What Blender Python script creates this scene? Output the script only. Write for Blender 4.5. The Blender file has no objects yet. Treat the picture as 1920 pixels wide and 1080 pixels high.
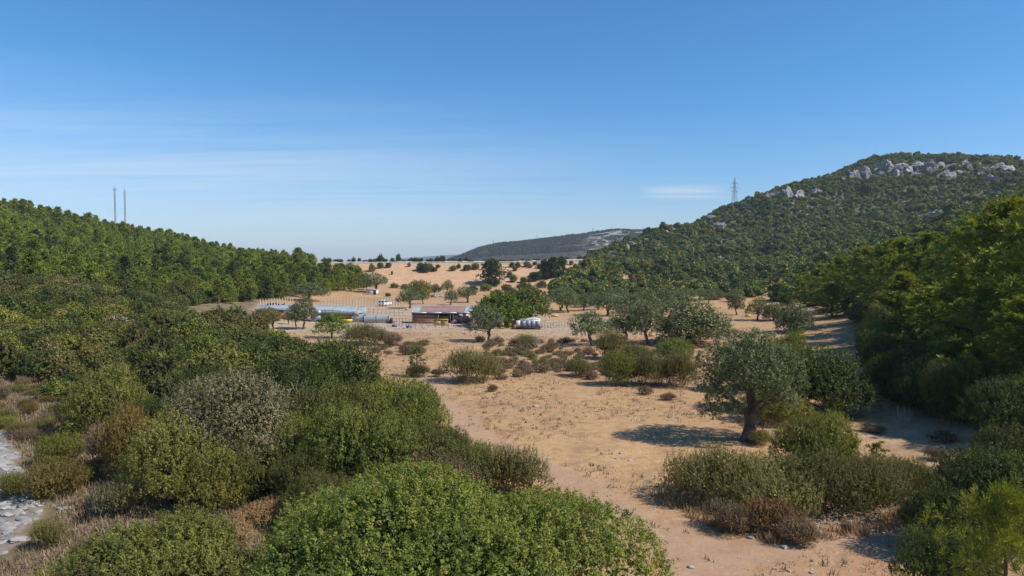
import bpy, math, random
import numpy as np
from mathutils import Vector, Matrix, Euler

random.seed(7)
RNG = np.random.default_rng(11)
PI = math.pi
R_ = math.radians
scene = bpy.context.scene
COL = scene.collection

# ------------------------------------------------------------------ camera
CAM_H = 11.5
FPX = 1321.0                      # focal length in photo pixels (1920 wide)
HOR = 488.0                       # photo row of the horizon
PITCH = math.atan((540.0 - HOR) / FPX)
cam_d = bpy.data.cameras.new('camera')
cam_d.sensor_width = 36.0
cam_d.lens = 36.0 * FPX / 1920.0
cam_d.clip_start = 0.3
cam_d.clip_end = 60000.0
cam = bpy.data.objects.new('camera', cam_d)
COL.objects.link(cam)
cam.location = (0, 0, CAM_H)
cam.rotation_euler = (PI / 2 - PITCH, 0, 0)
scene.camera = cam

def ray(px, py):
    d = Vector(((px - 960.0) / FPX, (540.0 - py) / FPX, -1.0))
    return cam.rotation_euler.to_matrix() @ d


# ------------------------------------------------------------------ light
SUN_AZ = R_(107.0)                # clockwise from +Y (view direction)
SUN_EL = R_(46.0)
world = bpy.data.worlds.new('World')
scene.world = world
world.use_nodes = True
wn, wl = world.node_tree.nodes, world.node_tree.links
wn.clear()
w_out = wn.new('ShaderNodeOutputWorld')
w_bg = wn.new('ShaderNodeBackground')
w_bg.inputs['Strength'].default_value = 0.089
sky = wn.new('ShaderNodeTexSky')
sky.sky_type = 'NISHITA'
sky.sun_disc = False
sky.sun_elevation = SUN_EL
sky.sun_rotation = SUN_AZ
sky.altitude = 60
sky.air_density = 1.0
sky.dust_density = 0.3
sky.ozone_density = 1.6
# thin cirrus: streaks on a high flat layer, denser to the left of the view
tc = wn.new('ShaderNodeTexCoord')
sep = wn.new('ShaderNodeSeparateXYZ')
wl.new(tc.outputs['Generated'], sep.inputs[0])
def wmath(op, a, b=None, clamp=False):
    n = wn.new('ShaderNodeMath'); n.operation = op; n.use_clamp = clamp
    for i, v in enumerate((a, b)):
        if v is None: continue
        if isinstance(v, (int, float)): n.inputs[i].default_value = v
        else: wl.new(v, n.inputs[i])
    return n.outputs[0]
zc = wmath('MAXIMUM', sep.outputs['Z'], 0.0)
zden = wmath('ADD', zc, 0.035)
u = wmath('DIVIDE', sep.outputs['X'], zden)
v = wmath('DIVIDE', sep.outputs['Y'], zden)
comb = wn.new('ShaderNodeCombineXYZ')
wl.new(u, comb.inputs[0]); wl.new(v, comb.inputs[1])
mp = wn.new('ShaderNodeMapping')
mp.inputs['Rotation'].default_value = (0, 0, R_(16))
mp.inputs['Scale'].default_value = (0.15, 1.15, 1)
wl.new(comb.outputs[0], mp.inputs['Vector'])
nz1 = wn.new('ShaderNodeTexNoise')
nz1.inputs['Scale'].default_value = 1.0
nz1.inputs['Detail'].default_value = 10
nz1.inputs['Roughness'].default_value = 0.6
nz1.inputs['Distortion'].default_value = 1.3
wl.new(mp.outputs[0], nz1.inputs['Vector'])
mp2 = wn.new('ShaderNodeMapping')
mp2.inputs['Location'].default_value = (3.1, 1.7, 0)
mp2.inputs['Scale'].default_value = (0.10, 0.16, 1)
wl.new(comb.outputs[0], mp2.inputs['Vector'])
nz2 = wn.new('ShaderNodeTexNoise')
nz2.inputs['Scale'].default_value = 1.0
nz2.inputs['Detail'].default_value = 3
wl.new(mp2.outputs[0], nz2.inputs['Vector'])
streak = wn.new('ShaderNodeMapRange')
streak.inputs['From Min'].default_value = 0.34
streak.inputs['From Max'].default_value = 0.76
wl.new(nz1.outputs['Fac'], streak.inputs['Value'])
patch = wn.new('ShaderNodeMapRange')
patch.inputs['From Min'].default_value = 0.28
patch.inputs['From Max'].default_value = 0.72
wl.new(nz2.outputs['Fac'], patch.inputs['Value'])
# the sheet of cirrus lies over the left of the valley and thins out to the right and overhead
side = wn.new('ShaderNodeMapRange'); side.interpolation_type = 'SMOOTHSTEP'
side.inputs['From Min'].default_value = 0.30
side.inputs['From Max'].default_value = -0.35
wl.new(sep.outputs['X'], side.inputs['Value'])
high = wn.new('ShaderNodeMapRange'); high.interpolation_type = 'SMOOTHSTEP'
high.inputs['From Min'].default_value = 0.26
high.inputs['From Max'].default_value = 0.08
wl.new(sep.outputs['Z'], high.inputs['Value'])
low = wn.new('ShaderNodeMapRange'); low.interpolation_type = 'SMOOTHSTEP'
low.inputs['From Min'].default_value = 0.0
low.inputs['From Max'].default_value = 0.07
wl.new(sep.outputs['Z'], low.inputs['Value'])
c1 = wmath('MULTIPLY', streak.outputs[0], patch.outputs[0])
c2 = wmath('MULTIPLY', c1, wmath('ADD', wmath('MULTIPLY', side.outputs[0], 0.9), 0.07))
c3 = wmath('MULTIPLY', wmath('MULTIPLY', c2, high.outputs[0]), low.outputs[0])
veil = wmath('MULTIPLY', wmath('MULTIPLY', side.outputs[0], high.outputs[0]), wmath('MULTIPLY', low.outputs[0], 0.10))
# one small lens of cirrus over the right hill
def bump1(sock, c, w):
    d = wmath('DIVIDE', wmath('SUBTRACT', sock, c), w)
    return wmath('SUBTRACT', 1.0, wmath('MULTIPLY', d, d), True)
_cd = ray(1285, 361).normalized()
lens = wmath('MULTIPLY', bump1(sep.outputs['X'], _cd.x, 0.062), bump1(sep.outputs['Z'], _cd.z, 0.0125), True)
lens = wmath('MULTIPLY', lens, wmath('MULTIPLY', streak.outputs[0], 0.75))
cloud = wmath('ADD', wmath('ADD', wmath('MULTIPLY', c3, 0.95), lens), veil, True)
# sky colour
hsv = wn.new('ShaderNodeHueSaturation')
hsv.inputs['Hue'].default_value = 0.5
hsv.inputs['Saturation'].default_value = 1.0
hsv.inputs['Value'].default_value = 1.0
wl.new(sky.outputs[0], hsv.inputs['Color'])
mixc = wn.new('ShaderNodeMix'); mixc.data_type = 'RGBA'
wl.new(cloud, mixc.inputs['Factor'])
tintn = wn.new('ShaderNodeVectorMath'); tintn.operation = 'MULTIPLY'
tmix = wn.new('ShaderNodeMix'); tmix.data_type = 'RGBA'
tmix.inputs['A'].default_value = (0.85, 1.00, 1.32, 1)       # paler towards the horizon
tmix.inputs['B'].default_value = (0.475, 0.99, 1.39, 1)       # deep clean autumn blue
tup = wn.new('ShaderNodeMapRange'); tup.interpolation_type = 'SMOOTHSTEP'
tup.inputs['From Min'].default_value = 0.0; tup.inputs['From Max'].default_value = 0.24
wl.new(sep.outputs['Z'], tup.inputs['Value']); wl.new(tup.outputs[0], tmix.inputs['Factor'])
wl.new(tmix.outputs['Result'], tintn.inputs[1])
wl.new(hsv.outputs[0], tintn.inputs[0])
wl.new(tintn.outputs[0], mixc.inputs['A'])
mixc.inputs['B'].default_value = (7.6, 8.2, 8.8, 1)
wl.new(mixc.outputs['Result'], w_bg.inputs['Color'])
wl.new(w_bg.outputs[0], w_out.inputs['Surface'])

sun_d = bpy.data.lights.new('sun', 'SUN')
sun_d.energy = 5.0
sun_d.angle = R_(0.55)
sun_d.color = (1.0, 0.93, 0.82)
sun = bpy.data.objects.new('sun', sun_d)
COL.objects.link(sun)
to_sun = Vector((math.sin(SUN_AZ) * math.cos(SUN_EL), math.cos(SUN_AZ) * math.cos(SUN_EL), math.sin(SUN_EL)))
sun.rotation_euler = to_sun.to_track_quat('Z', 'Y').to_euler()

vs = scene.view_settings
vs.view_transform = 'Standard'
vs.look = 'None'
vs.exposure = 0.24
vs.gamma = 1.0
vs.use_curve_mapping = False
scene.render.engine = 'CYCLES'
scene.cycles.use_denoising = True
scene.cycles.max_bounces = 6
scene.cycles.diffuse_bounces = 3
scene.cycles.transmission_bounces = 4
scene.cycles.volume_bounces = 0
scene.cycles.caustics_reflective = False
scene.cycles.caustics_refractive = False

# ------------------------------------------------------------------ terrain
def hash2(ix, iy, seed):
    n = (ix * 374761393 + iy * 668265263 + seed * 974634777) & 0x7fffffff
    n = ((n ^ (n >> 13)) * 1274126177) & 0x7fffffff
    return ((n ^ (n >> 16)) & 0xffff) / 65535.0

def vnoise(x, y, seed=0):
    x = np.asarray(x, float); y = np.asarray(y, float)
    ix = np.floor(x).astype(np.int64); iy = np.floor(y).astype(np.int64)
    fx = x - ix; fy = y - iy
    fx = fx * fx * (3 - 2 * fx); fy = fy * fy * (3 - 2 * fy)
    a = hash2(ix, iy, seed); b = hash2(ix + 1, iy, seed)
    c = hash2(ix, iy + 1, seed); d = hash2(ix + 1, iy + 1, seed)
    return (a * (1 - fx) + b * fx) * (1 - fy) + (c * (1 - fx) + d * fx) * fy - 0.5

def fbm(x, y, seed=0, o=3):
    r = 0; amp = 1.0
    for k in range(o):
        r = r + amp * vnoise(x * 2 ** k, y * 2 ** k, seed + k); amp *= 0.5
    return r

def P(px, py, D, dz=0.0):                 # control point: photo position at a depth
    d = ray(px, py); k = D / d.y
    return (d.x * k, D, CAM_H + d.z * k + dz)

CP = [(0, 0, 0), (0, 28, 0), (0, 60, 0), (0, 100, 0), (0, 150, 0), (0, 200, 0), (0, 250, 0), (0, 285, 0.2),
      (20, 45, 0), (25, 82, 0.1), (28, 130, 0), (50, 195, 0.2), (-22, 60, 0), (-25, 100, 0), (-32, 130, 0),
      (-45, 190, 0), (-50, 225, 0.3), (-40, 255, 0.3), (18, 262, 0.3), (40, 236, 0.5), (70, 215, 0.6), (60, 168, 0.4), (46, 118, 0.4),
      (14, 15, 0), (-14, 15, 0), (16, 26, 0), (22, 36, 0.1),
      # right hand slope
      (31, 46, 1.0), (36, 58, 1.4), (30, 30, 2.0), (28, 10, 3), (44, 60, 4.5), (60, 60, 10), (42, 78, 1.8), (54, 94, 2.4), (64, 122, 2.6),
      (60, 95, 5.5), (80, 110, 10.5), (72, 135, 4.5), (95, 140, 12), (78, 170, 2.5), (85, 200, 2.5), (110, 180, 11), (130, 210, 16), (60, 20, 14), (100, 60, 28),
      (140, 130, 28), (200, 160, 45), (260, 260, 62), (330, 300, 76),
      P(1130, 505, 330, -2), P(1180, 500, 330, -2), P(1250, 500, 330, -2), P(1300, 490, 400, -3), P(1300, 530, 300, -2), P(1400, 510, 330, -2), P(1400, 530, 280, -2),
      P(1400, 470, 430, -2), P(1450, 420, 520, -2), P(1520, 500, 300, -3), P(1560, 440, 430, -3), P(1620, 390, 540, -3), P(1740, 400, 480, -3), P(1850, 400, 440, -3), P(1250, 460, 470, -2),
      P(1340, 440, 540, -2),
      # right hand ridge line
      P(1110, 486, 400, -2), P(1160, 466, 440, -2.5), P(1200, 443, 480, -2.5), P(1260, 421, 530, -2.5), P(1330, 401, 590, -2.5), P(1385, 378, 620, -2.5), P(1450, 357, 650, -2.5),
      P(1520, 338, 680, -2.5), P(1580, 320, 700, -2.5), P(1620, 303, 705, -2), P(1680, 299, 715, -2), P(1760, 300, 715, -2.5), P(1840, 302, 705, -2.5), P(1910, 315, 690, -2.5), P(2060, 325, 660, -2),
      P(2300, 330, 600, -2),
      # behind the ridge
      (60, 520, 8), (140, 640, 20), (260, 800, 45), (480, 880, 80), (700, 900, 70), (820, 600, 90), (700, 380, 95), (500, 200, 80),
      # left hand slope
      (-34, 60, -0.2), (-44, 78, 1.0), (-44, 62, 0.4), (-60, 80, 3.2), (-50, 110, 1.2), (-62, 136, 1.6), (-70, 110, 4.6), (-90, 100, 7.5), (-75, 160, 2.6), (-100, 130, 7.5), (-110, 160, 7.0),
      (-72, 176, 1.5), (-60, 205, 1.0), (-60, 238, 1.2), (-90, 200, 4.0), (-130, 180, 11), (-125, 225, 10.5), (-52, 40, 1.5), (-50, 20, 2), (-75, 50, 5.5), (-110, 80, 11),
      (-90, 250, 5), (-75, 290, 4.5), (-110, 290, 8), (-160, 250, 17.5), (-170, 200, 20),
      # left hand ridge line (ground under the pines)
      P(0, 385, 285, -7), P(100, 401, 305, -7), P(217, 418, 330, -7), P(340, 442, 365, -7), P(440, 472, 390, -7), P(520, 489, 410, -6.5), P(-180, 365, 260, -7), P(-400, 360, 240, -7),
      (-260, 400, 14), (-200, 460, 8), (-330, 330, 26), (-420, 250, 34), (-300, 560, 7),
      # plain beyond
      (0, 370, 6.5), (0, 480, 6), (-100, 420, 6), (-60, 520, 6), (-100, 700, 6), (30, 640, 6), (-400, 700, 6), (-700, 600, 6), (-800, 300, 20), (100, 1000, 6), (600, 1150, 20), (-500, 1000, 6)]
CPA = np.array(CP, float)

def _tps_fit(c, lam=0.4):
    n = len(c); S = 100.0
    xy = c[:, :2] / S
    d = np.sqrt(((xy[:, None] - xy[None]) ** 2).sum(-1))
    K = np.where(d > 0, d * d * np.log(d + 1e-12), 0)
    K[np.diag_indices(n)] += lam * 0.002
    Pm = np.c_[np.ones(n), xy]
    A = np.zeros((n + 3, n + 3)); A[:n, :n] = K; A[:n, n:] = Pm; A[n:, :n] = Pm.T
    return np.linalg.solve(A, np.r_[c[:, 2], 0, 0, 0])
TPSW = _tps_fit(CPA)

def tps(x, y):
    S = 100.0
    x = np.asarray(x, float).ravel() / S; y = np.asarray(y, float).ravel() / S
    out = np.empty_like(x)
    cx = CPA[:, 0] / S; cy = CPA[:, 1] / S
    n = len(cx)
    for i in range(0, len(x), 20000):
        xs = x[i:i + 20000]; ys = y[i:i + 20000]
        r2 = (xs[:, None] - cx) ** 2 + (ys[:, None] - cy) ** 2
        out[i:i + 20000] = (0.5 * r2 * np.log(r2 + 1e-12)) @ TPSW[:n] + TPSW[n] + TPSW[n + 1] * xs + TPSW[n + 2] * ys
    return out

def sstep(a, b, t):
    t = np.clip((t - a) / (b - a), 0, 1); return t * t * (3 - 2 * t)

def seg_dist(x, y, pl):
    d = np.full(np.shape(x), 1e9)
    for (ax, ay), (bx, by) in zip(pl[:-1], pl[1:]):
        vx, vy = bx - ax, by - ay
        t = np.clip(((x - ax) * vx + (y - ay) * vy) / (vx * vx + vy * vy), 0, 1)
        d = np.minimum(d, np.hypot(x - ax - t * vx, y - ay - t * vy))
    return d

EMB_X0, EMB_X1 = -190.0, 34.0
EMB_TOE, EMB_CREST, EMB_BACK = 287.0, 322.0, 352.0
def crest_z(x):
    return np.interp(x, [-190, -75, 0, 45, 95], [9.6, 9.8, 10.1, 11.4, 12.2])
STREAM = [(-62, 58), (-46, 52), (-37, 47.5), (-33.5, 44), (-30.4, 40.5), (-27.4, 37), (-23.9, 33.5), (-22.2, 31), (-21.0, 28), (-21.5, 24), (-24, 16)]
TRACK = [(-2, 88), (-6.5, 70), (-7.2, 60), (-4.5, 52), (-1.5, 44), (1.4, 38.5), (4.2, 34), (6.3, 30), (7.4, 26), (8, 20), (8, 8)]
TRACK2 = [(20.5, 34.5), (14, 29.5), (8.5, 27)]
FAR_PX = [600, 700, 840, 866, 899, 939, 979, 1018, 1058, 1098, 1127, 1157, 1206, 1300, 1420, 1560, 1700]
FAR_PY = [492, 492, 487, 479, 466, 457, 453, 447.5, 442.5, 437.5, 432.5, 429.5, 431.5, 436, 452, 475, 490]
BLUE_PX = [640, 720, 760, 800, 840, 870, 960, 1100, 1300]
BLUE_PY = [491, 489, 483.5, 479, 476.5, 475, 476, 482, 490]

def hgt(x, y):
    shp = np.shape(x)
    x = np.asarray(x, float).ravel(); y = np.asarray(y, float).ravel()
    r = np.hypot(x, y)
    k = sstep(850, 1150, r)
    z = tps(x, y)
    z = np.where(np.isfinite(z), z, 6.0)
    z = z * (1 - k) + 6.0 * k
    z = np.maximum(z, -3)
    # craggy relief on the hills
    hill = np.clip((z - 3) / 25, 0, 1)
    z = z + hill * (3.2 * fbm(x / 38, y / 38, 5) + 1.4 * fbm(x / 11, y / 11, 9)) * (r < 1200)
    # valley floor relief
    near = (1 - sstep(200, 400, r))
    z = z + near * (0.22 * fbm(x / 9, y / 9, 21) + 0.10 * fbm(x / 2.3, y / 2.3, 31, 2))
    # stream bed
    ds = seg_dist(x, y, STREAM)
    z = z - 0.85 * np.exp(-(ds / 2.2) ** 2)
    dt = np.minimum(seg_dist(x, y, TRACK), seg_dist(x, y, TRACK2) + 0.3)
    z = z - 0.12 * np.exp(-(dt / 1.3) ** 2)
    # motorway embankment
    cz = crest_z(x)
    e = np.minimum(np.clip((y - EMB_TOE - 2.5 * vnoise(x / 23, y / 60, 3)) / (EMB_CREST - EMB_TOE), 0, 1), np.clip((EMB_BACK + 14 - y) / 14, 0, 1)) * cz
    gul = np.abs(vnoise(x / 6.0, y / 40, 55)) * 0.9 * np.clip(e / cz, 0, 1) * np.clip((cz - e) / cz, 0, 1) * 2
    inx = sstep(EMB_X0 - 30, EMB_X0, x) * (1 - sstep(EMB_X1, EMB_X1 + 14, x))
    e = (e - gul) * inx
    z = np.where(((y > EMB_CREST - 1) & (y < EMB_BACK) & (inx > 0.99)), cz * 1.0, np.maximum(z, e - 0.02))
    # far hill and farthest blue ridge
    px = 960 + FPX * x / np.maximum(y, 1)
    far = y > 900
    D = 1900.0
    zr = (HOR - np.interp(px, FAR_PX, FAR_PY)) / FPX
    prof = np.exp(-((np.minimum(y, D) - D) / 420.0) ** 2) * np.exp(-((np.maximum(y, D) - D) / 700.0) ** 2)
    zf = (CAM_H + zr * D - 6) * prof
    z = z + np.where(far & (zf > 0), zf + zf * 0.10 * fbm(x / 160, y / 160, 71, 4), 0)
    D2 = 7000.0
    zr2 = (HOR - np.interp(px, BLUE_PX, BLUE_PY)) / FPX
    zb = (CAM_H + zr2 * D2 - 6) * np.exp(-((y - D2) / 900.0) ** 2)
    z = z + np.where(y > 3500, np.maximum(zb, 0), 0)
    return z.reshape(shp)

def h1(x, y):
    return float(hgt(np.array([x]), np.array([y]))[0])

_T = np.geomspace(8, 3000, 900)
def at(px, py):
    """ground point seen at a place of the photograph"""
    d = ray(px, py)
    d = d / d.y
    x = d.x * _T; y = _T; z = CAM_H + d.z * _T
    g = hgt(x, y)
    i = np.argmax(z <= g)
    if z[i] > g[i]: return None
    if i == 0: i = 1
    a = z[i - 1] - g[i - 1]; b = g[i] - z[i]
    t = _T[i - 1] + (_T[i] - _T[i - 1]) * a / max(a + b, 1e-6)
    return Vector((d.x * t, t, float(g[i - 1] + (g[i] - g[i - 1]) * a / max(a + b, 1e-6))))

def atd(px, D):
    d = ray(px, 500.0)
    x = d.x / d.y * D
    return Vector((x, D, h1(x, D)))
# ------------------------------------------------------------------ materials
def new_mat(name):
    m = bpy.data.materials.new(name); m.use_nodes = True
    nt = m.node_tree; nt.nodes.clear()
    out = nt.nodes.new('ShaderNodeOutputMaterial')
    return m, nt.nodes, nt.links, out

def ramp(nodes, stops):
    r = nodes.new('ShaderNodeValToRGB')
    els = r.color_ramp.elements
    while len(els) < len(stops): els.new(0.5)
    for e, (p, c) in zip(els, stops):
        e.position = p; e.color = (*c, 1)
    return r

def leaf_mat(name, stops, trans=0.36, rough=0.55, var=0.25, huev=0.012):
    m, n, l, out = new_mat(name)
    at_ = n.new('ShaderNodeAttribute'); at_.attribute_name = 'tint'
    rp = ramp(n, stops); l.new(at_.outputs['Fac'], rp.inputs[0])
    oi = n.new('ShaderNodeObjectInfo')
    hs = n.new('ShaderNodeHueSaturation')
    mr = n.new('ShaderNodeMapRange'); mr.inputs['To Min'].default_value = 1 - var; mr.inputs['To Max'].default_value = 1 + var
    l.new(oi.outputs['Random'], mr.inputs['Value']); l.new(mr.outputs[0], hs.inputs['Value'])
    wn_ = n.new('ShaderNodeTexWhiteNoise'); wn_.noise_dimensions = '1D'; l.new(oi.outputs['Random'], wn_.inputs['W'])
    mh = n.new('ShaderNodeMapRange'); mh.inputs['To Min'].default_value = 0.5 - huev; mh.inputs['To Max'].default_value = 0.5 + huev
    l.new(wn_.outputs['Value'], mh.inputs['Value']); l.new(mh.outputs[0], hs.inputs['Hue'])
    l.new(rp.outputs[0], hs.inputs['Color'])
    b = n.new('ShaderNodeBsdfPrincipled')
    b.inputs['Roughness'].default_value = rough
    b.inputs['Specular IOR Level'].default_value = 0.25
    l.new(hs.outputs[0], b.inputs['Base Color'])
    t = n.new('ShaderNodeBsdfTranslucent')
    hs2 = n.new('ShaderNodeHueSaturation'); hs2.inputs['Hue'].default_value = 0.49; hs2.inputs['Saturation'].default_value = 1.15; hs2.inputs['Value'].default_value = 1.15
    l.new(hs.outputs[0], hs2.inputs['Color']); l.new(hs2.outputs[0], t.inputs['Color'])
    mx = n.new('ShaderNodeMixShader'); mx.inputs[0].default_value = trans
    l.new(b.outputs[0], mx.inputs[1]); l.new(t.outputs[0], mx.inputs[2])
    l.new(mx.outputs[0], out.inputs['Surface'])
    return m

def flat_mat(name, col, rough=0.7, metal=0.0, noise=0.25, nscale=3.0, bump=0.0, col2=None, detail=5, coord='Object'):
    m, n, l, out = new_mat(name)
    b = n.new('ShaderNodeBsdfPrincipled')
    b.inputs['Roughness'].default_value = rough; b.inputs['Metallic'].default_value = metal
    tcn = n.new('ShaderNodeTexCoord')
    nz = n.new('ShaderNodeTexNoise'); nz.inputs['Scale'].default_value = nscale; nz.inputs['Detail'].default_value = detail
    nz.inputs['Roughness'].default_value = 0.62
    l.new(tcn.outputs[coord], nz.inputs['Vector'])
    c2 = col2 or tuple(c * (1 - noise) for c in col)
    c1 = col if col2 else tuple(min(1, c * (1 + noise)) for c in col)
    rp = ramp(n, [(0.32, c2), (0.68, c1)]); l.new(nz.outputs['Fac'], rp.inputs[0])
    l.new(rp.outputs[0], b.inputs['Base Color'])
    if bump:
        bp = n.new('ShaderNodeBump'); bp.inputs['Strength'].default_value = bump; bp.inputs['Distance'].default_value = 0.05
        l.new(nz.outputs['Fac'], bp.inputs['Height']); l.new(bp.outputs[0], b.inputs['Normal'])
    l.new(b.outputs[0], out.inputs['Surface'])
    return m

M = {}
# foliage (linear albedos)
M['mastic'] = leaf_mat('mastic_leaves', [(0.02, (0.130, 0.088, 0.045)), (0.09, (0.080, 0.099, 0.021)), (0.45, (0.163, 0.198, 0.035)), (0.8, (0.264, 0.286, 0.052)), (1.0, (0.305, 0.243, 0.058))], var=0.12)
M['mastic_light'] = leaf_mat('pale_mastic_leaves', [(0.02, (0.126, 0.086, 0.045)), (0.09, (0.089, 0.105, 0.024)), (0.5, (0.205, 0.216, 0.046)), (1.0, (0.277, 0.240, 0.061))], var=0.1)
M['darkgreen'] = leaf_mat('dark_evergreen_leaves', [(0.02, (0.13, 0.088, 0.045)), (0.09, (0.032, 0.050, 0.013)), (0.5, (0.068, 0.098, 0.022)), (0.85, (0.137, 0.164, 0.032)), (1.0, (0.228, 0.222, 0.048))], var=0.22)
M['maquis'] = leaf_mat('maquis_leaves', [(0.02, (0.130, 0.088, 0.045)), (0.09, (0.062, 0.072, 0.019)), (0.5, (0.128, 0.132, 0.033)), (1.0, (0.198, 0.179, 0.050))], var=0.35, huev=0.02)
M['olive'] = leaf_mat('olive_leaves', [(0.0, (0.063, 0.076, 0.029)), (0.45, (0.132, 0.153, 0.057)), (0.8, (0.219, 0.240, 0.100)), (1.0, (0.360, 0.377, 0.177))], trans=0.18, rough=0.45, var=0.15)
M['oleaster'] = leaf_mat('grey_oleaster_leaves', [(0.0, (0.066, 0.061, 0.028)), (0.4, (0.163, 0.143, 0.066)), (0.72, (0.262, 0.226, 0.111)), (0.9, (0.388, 0.338, 0.202)), (1.0, (0.254, 0.140, 0.058))], trans=0.18, rough=0.5, var=0.1)
M['yellowgreen'] = leaf_mat('yellow_green_leaves', [(0.02, (0.13, 0.088, 0.045)), (0.09, (0.088, 0.097, 0.018)), (0.5, (0.217, 0.216, 0.041)), (1.0, (0.393, 0.342, 0.089))], var=0.15)
M['ochre'] = leaf_mat('ochre_leaves', [(0.0, (0.075, 0.056, 0.018)), (0.5, (0.213, 0.156, 0.044)), (1.0, (0.350, 0.237, 0.069))], var=0.25)
M['brownscrub'] = leaf_mat('brown_olive_scrub', [(0.0, (0.082, 0.074, 0.026)), (0.5, (0.192, 0.175, 0.055)), (1.0, (0.326, 0.283, 0.097))], var=0.22)
M['thorn'] = leaf_mat('dry_thorn_twigs', [(0.0, (0.086, 0.057, 0.032)), (0.5, (0.190, 0.132, 0.069)), (1.0, (0.310, 0.224, 0.127))], trans=0.1, var=0.22)
M['heather'] = leaf_mat('rust_brown_twigs', [(0.0, (0.069, 0.040, 0.025)), (0.5, (0.196, 0.103, 0.040)), (1.0, (0.322, 0.172, 0.057))], trans=0.1, var=0.15)
M['drygrass'] = leaf_mat('dry_grass_blades', [(0.0, (0.260, 0.170, 0.075)), (0.5, (0.400, 0.270, 0.120)), (1.0, (0.520, 0.380, 0.190))], trans=0.25, var=0.0)
M['greygrass'] = leaf_mat('dry_weeds', [(0.0, (0.116, 0.084, 0.053)), (0.5, (0.242, 0.179, 0.105)), (0.9, (0.378, 0.294, 0.189)), (1.0, (0.189, 0.189, 0.053))], trans=0.2, var=0.0)
M['pine'] = leaf_mat('pine_needles', [(0.0, (0.070, 0.104, 0.021)), (0.5, (0.176, 0.226, 0.035)), (1.0, (0.378, 0.391, 0.057))], trans=0.28, var=0.34, huev=0.010)
M['pine_dark'] = leaf_mat('dark_pine_needles', [(0.0, (0.033, 0.054, 0.016)), (0.5, (0.071, 0.100, 0.026)), (1.0, (0.148, 0.170, 0.040))], trans=0.2, var=0.2)
M['pine_bright'] = leaf_mat('bright_pine_needles', [(0.0, (0.078, 0.109, 0.017)), (0.5, (0.188, 0.225, 0.031)), (1.0, (0.360, 0.348, 0.056))], trans=0.35, var=0.1)
M['mulberry'] = leaf_mat('mulberry_leaves', [(0.0, (0.043, 0.079, 0.010)), (0.5, (0.109, 0.163, 0.019)), (1.0, (0.227, 0.280, 0.036))], var=0.12)
M['mulberry2'] = leaf_mat('thinning_mulberry_leaves', [(0.0, (0.068, 0.081, 0.017)), (0.5, (0.151, 0.175, 0.030)), (1.0, (0.257, 0.280, 0.048))], var=0.1)
M['hillscrub'] = leaf_mat('hill_scrub_leaves', [(0.0, (0.076, 0.097, 0.021)), (0.5, (0.143, 0.180, 0.038)), (1.0, (0.264, 0.286, 0.069))], trans=0.28, var=0.45, huev=0.028)
M['farscrub'] = leaf_mat('far_scrub_leaves', [(0.0, (0.036, 0.042, 0.021)), (1.0, (0.083, 0.083, 0.038))], trans=0.1, var=0.3)
M['bark'] = flat_mat('bark', (0.13, 0.095, 0.065), 0.9, noise=0.45, nscale=5, bump=0.6)
M['olive_bark'] = flat_mat('olive_bark', (0.10, 0.076, 0.058), 0.9, noise=0.55, nscale=4, bump=0.9)
M['deadwood'] = flat_mat('dead_wood', (0.42, 0.38, 0.33), 0.85, noise=0.25, nscale=6)
# stone
def stone_mat(name, light, dark, stain, scale=0.6):
    m, n, l, out = new_mat(name)
    b = n.new('ShaderNodeBsdfPrincipled'); b.inputs['Roughness'].default_value = 0.9
    tcn = n.new('ShaderNodeTexCoord'); oi = n.new('ShaderNodeObjectInfo')
    vm = n.new('ShaderNodeVectorMath'); vm.operation = 'ADD'
    l.new(tcn.outputs['Object'], vm.inputs[0]); l.new(oi.outputs['Location'], vm.inputs[1])
    nz = n.new('ShaderNodeTexNoise'); nz.inputs['Scale'].default_value = scale; nz.inputs['Detail'].default_value = 8; nz.inputs['Roughness'].default_value = 0.65
    l.new(vm.outputs[0], nz.inputs['Vector'])
    rp = ramp(n, [(0.34, dark), (0.5, light), (0.62, light), (0.72, stain)]); l.new(nz.outputs['Fac'], rp.inputs[0])
    hs = n.new('ShaderNodeHueSaturation'); mr = n.new('ShaderNodeMapRange'); mr.inputs['To Min'].default_value = 0.75; mr.inputs['To Max'].default_value = 1.15
    l.new(oi.outputs['Random'], mr.inputs['Value']); l.new(mr.outputs[0], hs.inputs['Value']); l.new(rp.outputs[0], hs.inputs['Color'])
    l.new(hs.outputs[0], b.inputs['Base Color'])
    bp = n.new('ShaderNodeBump'); bp.inputs['Strength'].default_value = 0.7; bp.inputs['Distance'].default_value = 0.12 / scale
    l.new(nz.outputs['Fac'], bp.inputs['Height']); l.new(bp.outputs[0], b.inputs['Normal'])
    l.new(b.outputs[0], out.inputs['Surface'])
    return m
M['limestone'] = stone_mat('limestone', (0.27, 0.262, 0.25), (0.07, 0.068, 0.064), (0.25, 0.19, 0.14), 0.7)
M['stone'] = stone_mat('field_stone', (0.36, 0.33, 0.30), (0.17, 0.15, 0.135), (0.29, 0.22, 0.165), 4.0)
M['streamstone'] = stone_mat('stream_stone', (0.29, 0.278, 0.265), (0.14, 0.133, 0.128), (0.24, 0.215, 0.19), 1.5)
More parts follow.
